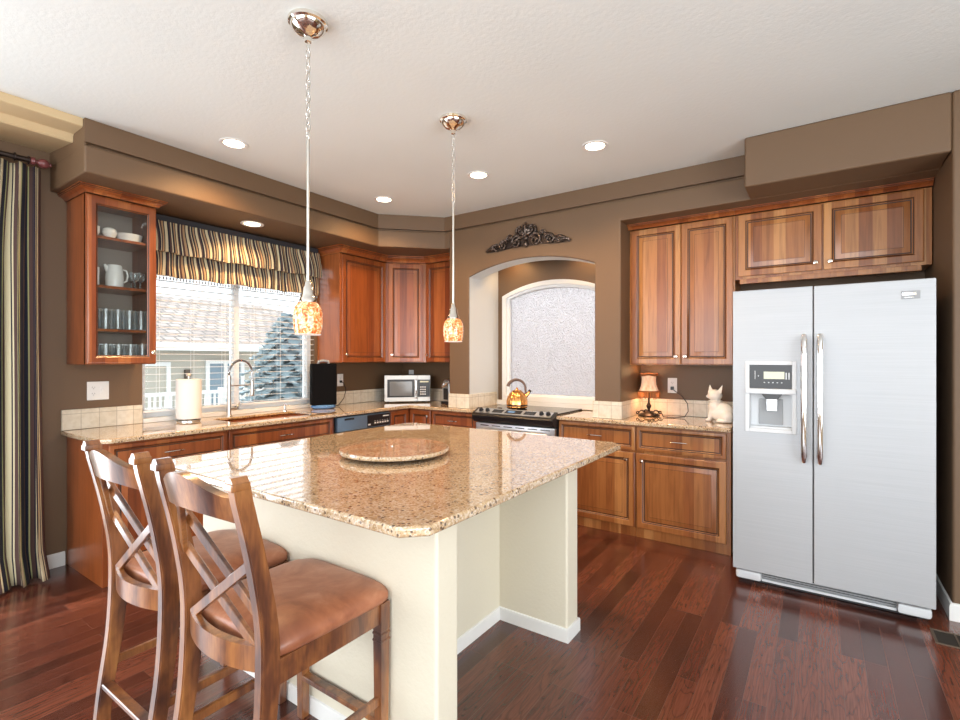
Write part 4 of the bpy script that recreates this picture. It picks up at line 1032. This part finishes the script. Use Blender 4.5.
t = thing('countertop_speaker', 'black upright speaker with a blue sheen painted on its base and a top handle, right of the window', 'speaker', (-3.965, 3.075, Z0), R(66))
MB().box(-.118, .118, -.05, .05, .035, .435, .010).build('grille_body', 'speaker_cloth', t)
MB().add(lathe([(.001, 0), (.095, 0), (.115, .01), (.12, .025), (.105, .036), (.001, .036)], 36)).build('base', 'blue_tint', t).scale = (1, .62, 1)  # blue reflection put into the base colour
MB().add(tube([(-.05, 0, .432), (-.045, 0, .458), (0, 0, .464), (.045, 0, .458), (.05, 0, .432)], .012, 10)).build('handle', 'grey_plastic', t)
bpy.context.view_layer.update()
MB().add(tube([(-4.16, 3.44, 1.145), (-4.12, 3.45, 1.13), (-4.09, 3.46, 1.06), (-4.08, 3.42, .97), (-4.04, 3.32, .91), (-3.99, 3.22, .9045), (-3.985, 3.16, .908)], .0035, 8), 0, t.matrix_world.inverted()).add(boxvf(-4.159, -4.14, 3.43, 3.455, 1.13, 1.155, .003), 0, t.matrix_world.inverted()).build('power_cord', 'black_plastic', t)

def outlet(loc, rz, gangs, label, kinds='o'):
    t = thing('wall_outlet', label, 'outlet', loc, rz, 'wall outlets'); hw = .038 if gangs == 1 else .064
    MB().box(-hw, hw, -.006, -.0005, -.064, .064, .002).build('cover_plate', 'white_plastic', t)
    for g in range(gangs):
        cx = 0 if gangs == 1 else (-.028 + .056 * g)
        if kinds[g] == 'o':
            q = MB()
            for z in (-.022, .022): q.add(lathe([(.017, 0), (.017, .0022), (.001, .0023)], 20), 0, Matrix.Translation((cx, -.006, z)) @ Matrix.Rotation(pi / 2, 4, 'X'))
            q.build('socket_face', 'white_plastic', t)
            q = MB()
            for z in (-.022, .022): q.box(cx - .008, cx - .006, -.0087, -.0082, z, z + .008).box(cx + .006, cx + .008, -.0087, -.0082, z, z + .007).box(cx - .002, cx + .002, -.0087, -.0082, z - .009, z - .005)
            q.build('socket_slots', 'black_plastic', t, 0)
        else:
            MB().box(cx - .016, cx + .016, -.0085, -.006, -.033, .033, .002).box(cx - .005, cx + .005, -.014, -.008, -.004, .012, .002).build('switch', 'white_plastic', t)
outlet((XA, 1.325, 1.158), pi / 2, 2, 'wide white outlet and switch plate below the glass-door cabinet', 'os')
outlet((XA, 3.446, 1.158), pi / 2, 1, 'white outlet with a plugged-in cord behind the black speaker')
outlet((-4.02, YB, 1.185), 0, 1, 'small white outlet just above the microwave')
outlet((-1.03, YB, 1.155), 0, 1, 'white outlet between the small lamp and the cat figurine')

# microwave in the corner
def microwave():
    t = thing('microwave_oven', 'steel and black microwave set diagonally in the corner', 'microwave', (-3.918, 3.845, Z0), pi / 4)
    W, Hh, D = .50, .30, .20
    for x in (.04, W - .04):
        for y in (.04, D - .03): MB().add(lathe([(.012, 0), (.012, .012)], 10, (x, y, 0))).build('foot', 'black_plastic', t)
    MB().box(0, W, .012, D, .012, Hh, .004).build('case', 'black_plastic', t)
    d = MB().box(0, .355, -.012, .011, .012, Hh, .004).build('door', 'microwave_steel', t)
    MB().box(.03, .325, -.014, -.011, .058, Hh - .045, .002).build('door_surround', 'black_plastic', d)
    MB().box(.055, .30, -.0155, -.0138, .075, Hh - .068, .002).build('door_window', 'microwave_glass', d)
    MB().add(tube([(.342, -.012, .05), (.342, -.03, .06), (.342, -.034, .15), (.342, -.03, Hh - .06), (.342, -.012, Hh - .05)], .010, 10)).build('handle', 'chrome', d)
    c = MB().box(.357, W, -.012, .011, .012, Hh, .004).build('control_panel', 'microwave_steel', t)
    MB().box(.362, W - .004, -.014, -.011, .06, Hh - .048, .002).build('key_area', 'black_plastic', c)
    MB().box(.385, W - .02, -.0155, -.0138, Hh - .078, Hh - .062).build('display', 'lcd', c, 0)
    q = MB()
    for i in range(3):
        for j in range(4): q.box(.388 + i * .023, .403 + i * .023, -.0155, -.0138, .085 + j * .026, .098 + j * .026)
    q.build('keys', 'light_grey_plastic', c, 0)
mat('microwave_glass', (.16, .17, .18), .08); mat('microwave_steel', (.50, .49, .47), .42, .8)
microwave()
t = thing('can_opener', 'tall steel and black electric can opener beside the left pier', 'can opener', (-3.235, 4.12, Z0), R(-10))
MB().box(-.07, .07, -.06, .06, 0, .03, .008).build('base', 'black_plastic', t)
MB().add(prism([(-.055, .03), (.055, .03), (.05, .16), (.045, .24), (.02, .262), (-.03, .262), (-.05, .24), (-.062, .16)], -.045, .05, 'y', .008, 3)).build('housing', 'brushed_steel', t)
MB().box(-.035, .03, -.052, -.044, .05, .17, .003).build('front_panel', 'black_plastic', t)
MB().add(tube([(-.05, -.05, .19), (.0, -.065, .20), (.05, -.06, .235)], [.010, .012, .008], 10)).add(ball((-.02, -.055, .215), .018)).build('lever', 'chrome', t)

# ------------------------------------------------------------------ things on the right worktop
def table_lamp():
    t = thing('table_lamp', 'small lit lamp with fringed amber shade and black scrolled base', 'lamp', (-1.185, 4.235, Z0), R(15))
    MB().add(lathe([(.085, 0), (.088, .006), (.075, .018), (.05, .026), (.03, .034), (.014, .04), (.010, .055), (.017, .07), (.022, .085), (.014, .10), (.008, .115), (.008, .20), (.001, .201)], 24)).build('base', 'dark_iron', t)
    m = MB()
    for i in range(4):
        a = i * pi / 2 + .4; d = Vector((cos(a), sin(a), 0)); pts = []
        for k in range(14):
            q = k / 13; rr = .035 + .06 * q; pts.append(d * rr + Vector((0, 0, .03 + .022 * sin(q * pi) - .012 * q)))
        for k in range(8): b_ = k / 7 * 1.6 * pi; pts.append(d * (.095 + .012 * sin(b_)) + Vector((0, 0, .018 + .010 - .010 * cos(b_))))
        MB().add(tube(pts, .005, 8)).build('scroll_foot', 'dark_iron', t)
    sh = MB().add(lathe([(.082, .205), (.070, .232), (.060, .265), (.056, .305), (.060, .345), (.058, .345), (.054, .305), (.058, .265), (.068, .232), (.080, .205)], 36, cap=False)).build('lamp_shade', 'lit_lamp_shade', t)
    m = MB()
    for i in range(40):
        a = 2 * pi * i / 40; x, y = .083 * cos(a), .083 * sin(a); l = .155 + random.uniform(-.012, .012)
        m.add(tube([(x, y, .212), (x * 1.08, y * 1.08, .19), (x * 1.04, y * 1.04, l)], .0035, 5))
    m.add(tube([(.0835 * cos(a * pi / 16), .0835 * sin(a * pi / 16), .209) for a in range(32)], .006, 6, True)).build('fringe', 'shade_trim', sh)
    m = MB().add(tube([(.066 * cos(a * pi / 16), .066 * sin(a * pi / 16), .348 + .004 * cos(a * pi / 4)) for a in range(32)], .011, 6, True)); m.build('top_trim', 'shade_trim', sh)
    MB().add(ball((0, 0, .26), .022)).build('bulb', 'bulb_glow', t)
table_lamp()
lamp('POINT', 'table_lamp_light', (-1.185, 4.235, Z0 + .215), (0, 0, 0), 1.6, (1, .62, .32), shadow_soft_size=.03)
lamp('POINT', 'table_lamp_top_light', (-1.185, 4.235, Z0 + .36), (0, 0, 0), .7, (1, .62, .32), shadow_soft_size=.03)
bpy.context.view_layer.update(); t = bpy.data.objects['table_lamp']
MB().add(tube([(-1.12, 4.235, .910), (-1.10, 4.22, .93), (-1.07, 4.20, .93), (-1.055, 4.19, .906), (-1.02, 4.18, .9045), (-.96, 4.19, .9045), (-.90, 4.24, .91), (-.885, 4.30, .95), (-.90, 4.345, 1.01), (-.95, 4.365, 1.07), (-1.02, 4.368, 1.12)], .0035, 8), 0, t.matrix_world.inverted()).add(boxvf(-1.04, -1.015, 4.36, 4.380, 1.118, 1.146, .003), 0, t.matrix_world.inverted()).build('power_cord', 'black_plastic', t)
def cat():
    t = thing('cat_figurine', 'white ceramic cat figurine beside the refrigerator', 'figurine', (-.628, 4.13, Z0), R(-8))
    bm = bmesh.new()
    o = MB()
    o.add(ball((.02, 0, .075), .075, 1.15, .82, 1.0, 24, 16)).add(ball((-.022, -.005, .115), .052, .95, .95, 1.35, 24, 14)).add(ball((-.028, -.008, .202), .053, 1.0, .92, .86, 24, 14)).add(ball((-.070, -.014, .192), .020, 1.1, .9, .75, 14, 10))
    o.add(ball((.062, -.035, .05), .046, 1, .8, 1.05, 18, 12)).add(ball((.062, .035, .05), .046, 1, .8, 1.05, 18, 12))
    for y in (-.024, .024):
        o.add(tube([(-.035, y, .12), (-.052, y, .06), (-.060, y, .018)], [.022, .018, .017], 12)).add(ball((-.070, y, .012), .018, 1.4, 1, .65, 12, 8))
        o.add(ball((.02, y * 2.2, .012), .018, 1.6, 1, .65, 12, 8))
    for sx, xx in ((-1, -.052), (1, .004)):
        v = [(xx - .024, -.028, .222), (xx + .024, -.030, .222), (xx - .002, .022, .225), (xx + sx * .014 + (.012 if sx > 0 else 0), -.010, .292)]
        b2 = MB().add((v, [[0, 1, 2], [0, 1, 3], [1, 2, 3], [2, 0, 3]]))
        o.add((b2.v, b2.f))
    o.add(tube([(.085, 0, .03), (.088, -.04, .016), (.05, -.068, .013), (.01, -.066, .012)], [.014, .013, .012, .008], 10))
    b = o.build('body', 'white_ceramic', t, 60)
    rm = b.modifiers.new('r', 'REMESH'); rm.mode = 'VOXEL'; rm.voxel_size = .0035; rm.use_smooth_shade = True
    sm = b.modifiers.new('s', 'SMOOTH'); sm.iterations = 6; sm.factor = .6
    bpy.context.view_layer.update()
    me = bpy.data.meshes.new_from_object(b.evaluated_get(bpy.context.evaluated_depsgraph_get())); b.modifiers.clear(); b.data = me
    MB().add(ball((-.066, -.034, .212), .0042, 1, .5, 1, 8, 6)).add(ball((-.088, -.014, .196), .0035, 1, 1, 1, 8, 6)).build('face_marks', 'grey_plastic', t)
    MB().add(lathe([(.047, 0), (.050, .004), (.047, .008)], 32, (-.026, -.006, .155), cap=False)).build('collar', 'white_ceramic', t)
cat()

# ------------------------------------------------------------------ dishes in the glass cabinet
def at(xl, d, z):   # along the cabinet front (xl), depth from the face (d)
    return (FU - d, 1.15 + xl, z + .0006)
def glassobj(name, prof, mt, label, cat_, group, spots):
    src = None
    for (x, d, z), lb in zip(spots, label if isinstance(label, list) else [label] * len(spots)):
        if src is None:
            o = src = MB().add(lathe(prof, 20, cap=False)).build(name, mt)
        else:
            o = src.copy(); COL.objects.link(o)
        o.location = at(x, d, z); tag(o, lb, cat_, group)
S1, S2, S3, S4 = 2.182, 1.862, 1.578, ZU0 + .018
tall = [(.0345, .135), (.0325, .004), (.029, 0), (.001, 0)]
glassobj('drinking_glass', tall, 'glassware', 'tall clear tumbler on the second shelf up in the glass-door cabinet', 'glass', 'tall tumblers on the third shelf',
         [(.062 + .068 * i, .06, S3) for i in range(5)] + [(.085 + .068 * i, .135, S3) for i in range(4)])
short = [(.0355, .118), (.034, .004), (.030, 0), (.001, 0)]
glassobj('short_glass', short, 'glassware', 'short clear glass in the rows on the bottom shelf of the glass-door cabinet', 'glass', 'short glasses on the bottom shelf',
         [(.058 + .071 * i, .06, S4) for i in range(5)] + [(.090 + .073 * i, .14, S4) for i in range(4)])
gm = glassobj('glass_goblet', [(.001, 0), (.028, 0), (.005, .006), (.004, .05), (.02, .06), (.03, .085), (.028, .115)], 'glassware',
         'clear stemmed glass on the middle shelf right of the white pitcher', 'glass', 'stemmed glasses on the middle shelf', [(.298, .06, S2), (.342, .09, S2), (.31, .15, S2)])
def crock(name, prof, label, cat_, loc, handle=None, spout=False, group=None, rz=0):
    t = thing(name, label, cat_, loc, rz, group)
    MB().add(lathe(prof, 32)).build('body', 'white_ceramic', t)
    if handle: MB().add(tube(handle, .0055, 8)).build('handle', 'white_ceramic', t)
    if spout: MB().add(tube([(0, -.035, .11), (0, -.058, .148)], [.018, .008], 10)).build('spout', 'white_ceramic', t)
crock('serving_bowl', [(.001, .01), (.06, .01), (.075, .055), (.079, .056), (.066, .002), (.001, 0)], 'wide low white bowl at the right of the top shelf in the glass-door cabinet', 'bowl', at(.285, .12, S1))
crock('sugar_bowl', [(.02, 0), (.03, .012), (.043, .04), (.040, .062), (.030, .072), (.012, .080), (.001, .082)], 'round lidded white bowl in the middle of the top shelf of the glass-door cabinet', 'bowl', at(.160, .09, S1))
crock('coffee_cup', [(.001, .008), (.02, .008), (.036, .03), (.040, .07), (.0425, .07), (.04, .03), (.024, 0), (.001, 0)], 'white cup at the left of the top shelf in the glass-door cabinet', 'cup', at(.064, .09, S1), [(0, -.038, .055), (0, -.06, .05), (0, -.06, .028), (0, -.036, .02)], rz=pi / 2)
crock('ceramic_pitcher', [(.045, 0), (.05, .01), (.052, .06), (.046, .12), (.040, .148), (.037, .148), (.043, .12), (.048, .06), (.045, .01), (.001, .008)], 'white pitcher with a handle on the middle shelf of the glass-door cabinet', 'pitcher', at(.185, .08, S2), [(0, .042, .125), (0, .07, .12), (0, .078, .09), (0, .07, .05), (0, .048, .035)], True)
crock('tall_mug', [(.03, 0), (.035, .01), (.036, .12), (.033, .12), (.031, .012), (.001, .01)], 'white tall mug at the left end of the middle shelf of the glass-door cabinet', 'mug', at(.064, .08, S2), [(0, -.035, .1), (0, -.0485, .09), (0, -.0485, .04), (0, -.034, .03)], rz=pi / 2)

# ------------------------------------------------------------------ wall ornament above the arch
def ornament():
    t = thing('wall_ornament', 'dark pewter scrollwork ornament on the wall above the arch', 'wall decor', (-2.15, YP, 2.375))
    def spiral(cx, cz, r0, turns, start, sgn, n=34):
        return [(cx + r0 * (1 - .86 * i / n) * cos(start + sgn * turns * 2 * pi * i / n), -.020 - .010 * i / n, cz + r0 * (1 - .86 * i / n) * sin(start + sgn * turns * 2 * pi * i / n)) for i in range(n + 1)]
    m = MB()
    m.add(prism([(-.43, .005), (-.30, .06), (-.2, .10), (-.12, .16), (-.05, .21), (0, .225), (.05, .21), (.12, .16), (.2, .10), (.30, .06), (.43, .005), (.40, -.008), (.25, -.005), (.12, .01), (0, .0), (-.12, .01), (-.25, -.005), (-.40, -.008)], -.010, -.0005, 'y', .003)) if False else None
    for s in (-1, 1):
        def sp(cx, cz, r, tu, st, sg, rad):
            P = spiral(cx, cz, r, tu, st, sg); 
            if s < 0: P = [(-x, y, z) for x, y, z in P]
            n = len(P); m.add(tube(P, [rad * (1.1 - .5 * i / n) for i in range(n)], 8))
            m.add(ball((P[-1][0], P[-1][1], P[-1][2]), rad * 1.25, 1, .8, 1, 10, 8))
        sp(.095, .055, .062, 1.5, R(150), -1, .011); sp(.060, .155, .045, 1.3, R(-60), 1, .010)
        sp(.235, .045, .050, 1.5, R(160), -1, .010); sp(.165, .105, .032, 1.2, R(-40), 1, .008); sp(.335, .022, .028, 1.3, R(170), -1, .008)
        for (a, b, c_, d_) in ((.02, .10, .16, .02), (.15, .10, .30, .03), (.28, .06, .42, .0), (.30, .0, .43, .012)):
            P = [(s * (a + (c_ - a) * i / 8), -.014 - .008 * sin(i / 8 * pi), b + (d_ - b) * i / 8 + .02 * sin(i / 8 * pi)) for i in range(9)]
            m.add(tube(P, [.006 + .008 * sin(i / 8 * pi) for i in range(9)], 8))
        for a, l in ((R(20), .10), (R(45), .12), (R(70), .11)):
            P = [(s * l * i / 7 * cos(a) * .7, -.016 - .012 * sin(i / 7 * pi), .10 + l * i / 7 * sin(a)) for i in range(8)]
            m.add(tube(P, [.004 + .011 * sin((i / 7) * pi) for i in range(8)], 8))
    P = [(0, -.018 - .014 * sin(i / 7 * pi), .09 + .135 * i / 7) for i in range(8)]
    m.add(tube(P, [.005 + .012 * sin(i / 7 * pi) for i in range(8)], 8)).add(ball((0, -.02, .08), .02, 1, .8, 1)).add(ball((0, -.02, .03), .022, 1, .8, 1.4))
    m.build('scrollwork', 'antique_pewter', t, 60)
    MB().add(prism([(-.40, .0), (-.30, .045), (-.2, .085), (-.11, .135), (-.05, .185), (0, .20), (.05, .185), (.11, .135), (.2, .085), (.30, .045), (.40, .0), (.25, .005), (.12, .02), (0, .01), (-.12, .02), (-.25, .005)], -.012, -.0005, 'y')).build('backing', 'dark_iron', t)
ornament()

# ------------------------------------------------------------------ floor register
t = thing('floor_vent', 'dark metal floor vent by the baseboard right of the refrigerator', 'vent', (.465, 3.22, .0005))
MB().box(0, .36, 0, .010, 0, .006, .002).box(0, .36, .15, .16, 0, .006, .002).box(0, .012, .01, .15, 0, .006, .002).box(.348, .36, .01, .15, 0, .006, .002).box(.09, .096, .01, .15, 0, .005).box(.175, .181, .01, .15, 0, .005).box(.26, .266, .01, .15, 0, .005).build('frame', 'vent_metal', t)
MB().box(.012, .348, .01, .15, 0, .0015).build('damper', 'vent_dark', t, 0)

# ------------------------------------------------------------------ outdoors
struct(MB().box(-60, -4.4, -40, 60, -1.2, -.9).build('ground_yard', 'snowy_ground', smooth=0), 'pale ground outside')
struct(MB().box(-4.4, 40, 4.6, 60, -1.2, -.9).build('ground_side', 'snowy_ground', smooth=0), 'pale ground behind the stove wall')
def house():
    t = thing('neighbour_house', 'beige neighbouring house with tiled roof seen through the sink window', 'house', (-14, 0, -.9))
    MB().box(-9, 0, -6, 16, 0, 2.75).build('wall', 'house_siding', t, 0)
    v = [(.55, -6.5, 2.55), (.55, 14.6, 2.55), (.55, 14.6, 2.68), (.55, -6.5, 2.68), (-4.5, -6.5, 4.45), (-4.5, 11.2, 4.45), (-10, -6.5, 2.6), (-10, 14.6, 2.6)]
    MB().add((v, [[0, 1, 2, 3], [3, 2, 5, 4], [4, 5, 7, 6], [2, 1, 7, 5], [0, 3, 4, 6], [0, 6, 7, 1]])).build('roof', 'roof_tiles', t, 0)
    MB().box(.50, .60, -6.5, 14.6, 2.50, 2.70).build('gutter', 'house_trim', t, 0)
    for y0, y1, z0, z1, nm in ((4.25, 6.0, .95, 2.2, 'a'), (6.9, 8.0, .2, 2.25, 'b'), (8.4, 9.6, .9, 2.2, 'c')):
        f = MB().box(.002, .08, y0, y0 + .1, z0, z1).box(.002, .08, y1 - .1, y1, z0, z1).box(.002, .08, y0 + .1, y1 - .1, z1 - .1, z1).box(.002, .08, y0 + .1, y1 - .1, z0, z0 + .1).box(.002, .07, (y0 + y1) / 2 - .05, (y0 + y1) / 2 + .05, z0 + .1, z1 - .1).build('window', 'house_trim', t, 0)
        MB().box(.001, .03, y0 + .1, y1 - .1, z0 + .1, z1 - .1).build('pane', 'house_glass' if nm != 'a' else 'house_siding', f, 0)
    MB().box(.0, .12, 6.35, 6.5, 1.75, 2.0, .02).build('wall_lantern', 'vent_metal', t)
house()
def railing():
    t = thing('porch_railing', 'white porch railing in front of the neighbouring house', 'railing', (-12.2, 0, -.68))
    MB().box(-.04, .04, 2, 8.6, 1.22, 1.30).box(-.03, .03, 2, 8.6, .62, .70).build('rails', 'house_trim', t, 0)
    m = MB()
    for i in range(60): m.box(-.02, .02, 2.05 + i * .11, 2.09 + i * .11, .70, 1.22)
    m.build('balusters', 'house_trim', t, 0)
    for y in (2, 4.2, 6.4, 8.6): MB().box(-.05, .05, y - .05, y + .05, 0, 1.36).build('post', 'house_trim', t, 0)
    MB().box(-1.1, .3, 1.8, 8.8, -.22, .60).build('porch_base', 'house_trim', t, 0)
railing()
def spruce(loc, h, rad, label):
    t = thing('spruce_tree', label, 'tree', loc)
    MB().add(tube([(0, 0, 0), (0, 0, h * .98)], [.12, .015], 8)).build('trunk', 'bark', t)
    v = []; f = []; rnd = random.Random(3)
    for k in range(210):
        q = (k / 210) ** .9; z = h * (.08 + .9 * q); L_ = rad * (1 - q) ** .8 * rnd.uniform(.75, 1.1) + .1; a = k * 2.4
        d = Vector((cos(a), sin(a), 0)); s = Vector((-sin(a), cos(a), 0))
        for j in range(9):
            u = .15 + .85 * j / 8; p = d * L_ * u + Vector((0, 0, z - L_ * .28 * u * u))
            for sd in (-1, 1):
                ln = (.13 + .35 * L_ * (1 - u)) * rnd.uniform(.7, 1.1); e = p + (s * sd + d * .6).normalized() * ln + Vector((0, 0, -.08 * ln + rnd.uniform(-.05, .05)))
                b = len(v); v += [tuple(p - d * .05), tuple(p + d * .06 + Vector((0, 0, .02))), tuple(e), tuple(p + Vector((0, 0, -.06)))]
                f += [[b, b + 1, b + 2], [b, b + 2, b + 3], [b + 3, b + 2, b + 1]]
    MB().add((v, f)).build('foliage', 'spruce_needles', t, 0)
spruce((-9.7, 6.6, -.9), 3.35, 1.75, 'blue-grey spruce tree outside the right half of the sink window')
def bush():
    v = MB(); rnd = random.Random(5)
    for k in range(60):
        a = rnd.uniform(0, 2 * pi); p = Vector((0, 0, 0)); pts = [p]; d = Vector((cos(a) * .5, sin(a) * .5, 1)).normalized()
        for i in range(6):
            d = (d + Vector((rnd.uniform(-.4, .4), rnd.uniform(-.4, .4), .1))).normalized(); p = p + d * .26; pts.append(p)
        v.add(tube(pts, [.014 - .002 * i for i in range(7)], 4))
    o = v.build('bare_bush', 'bark'); o.location = (-9.0, 3.35, -.9); tag(o, 'bare twiggy bush outside the lower left of the sink window', 'bush')
bush()
o = MB().box(-9, 4, 12.0, 18, -.9, 1.6).box(-9, 4, 12, 18, 1.6, 2.0).build('neighbour_building', 'far_brick', smooth=0)
tag(o, 'blurred pinkish building behind the frosted arched window', 'building')
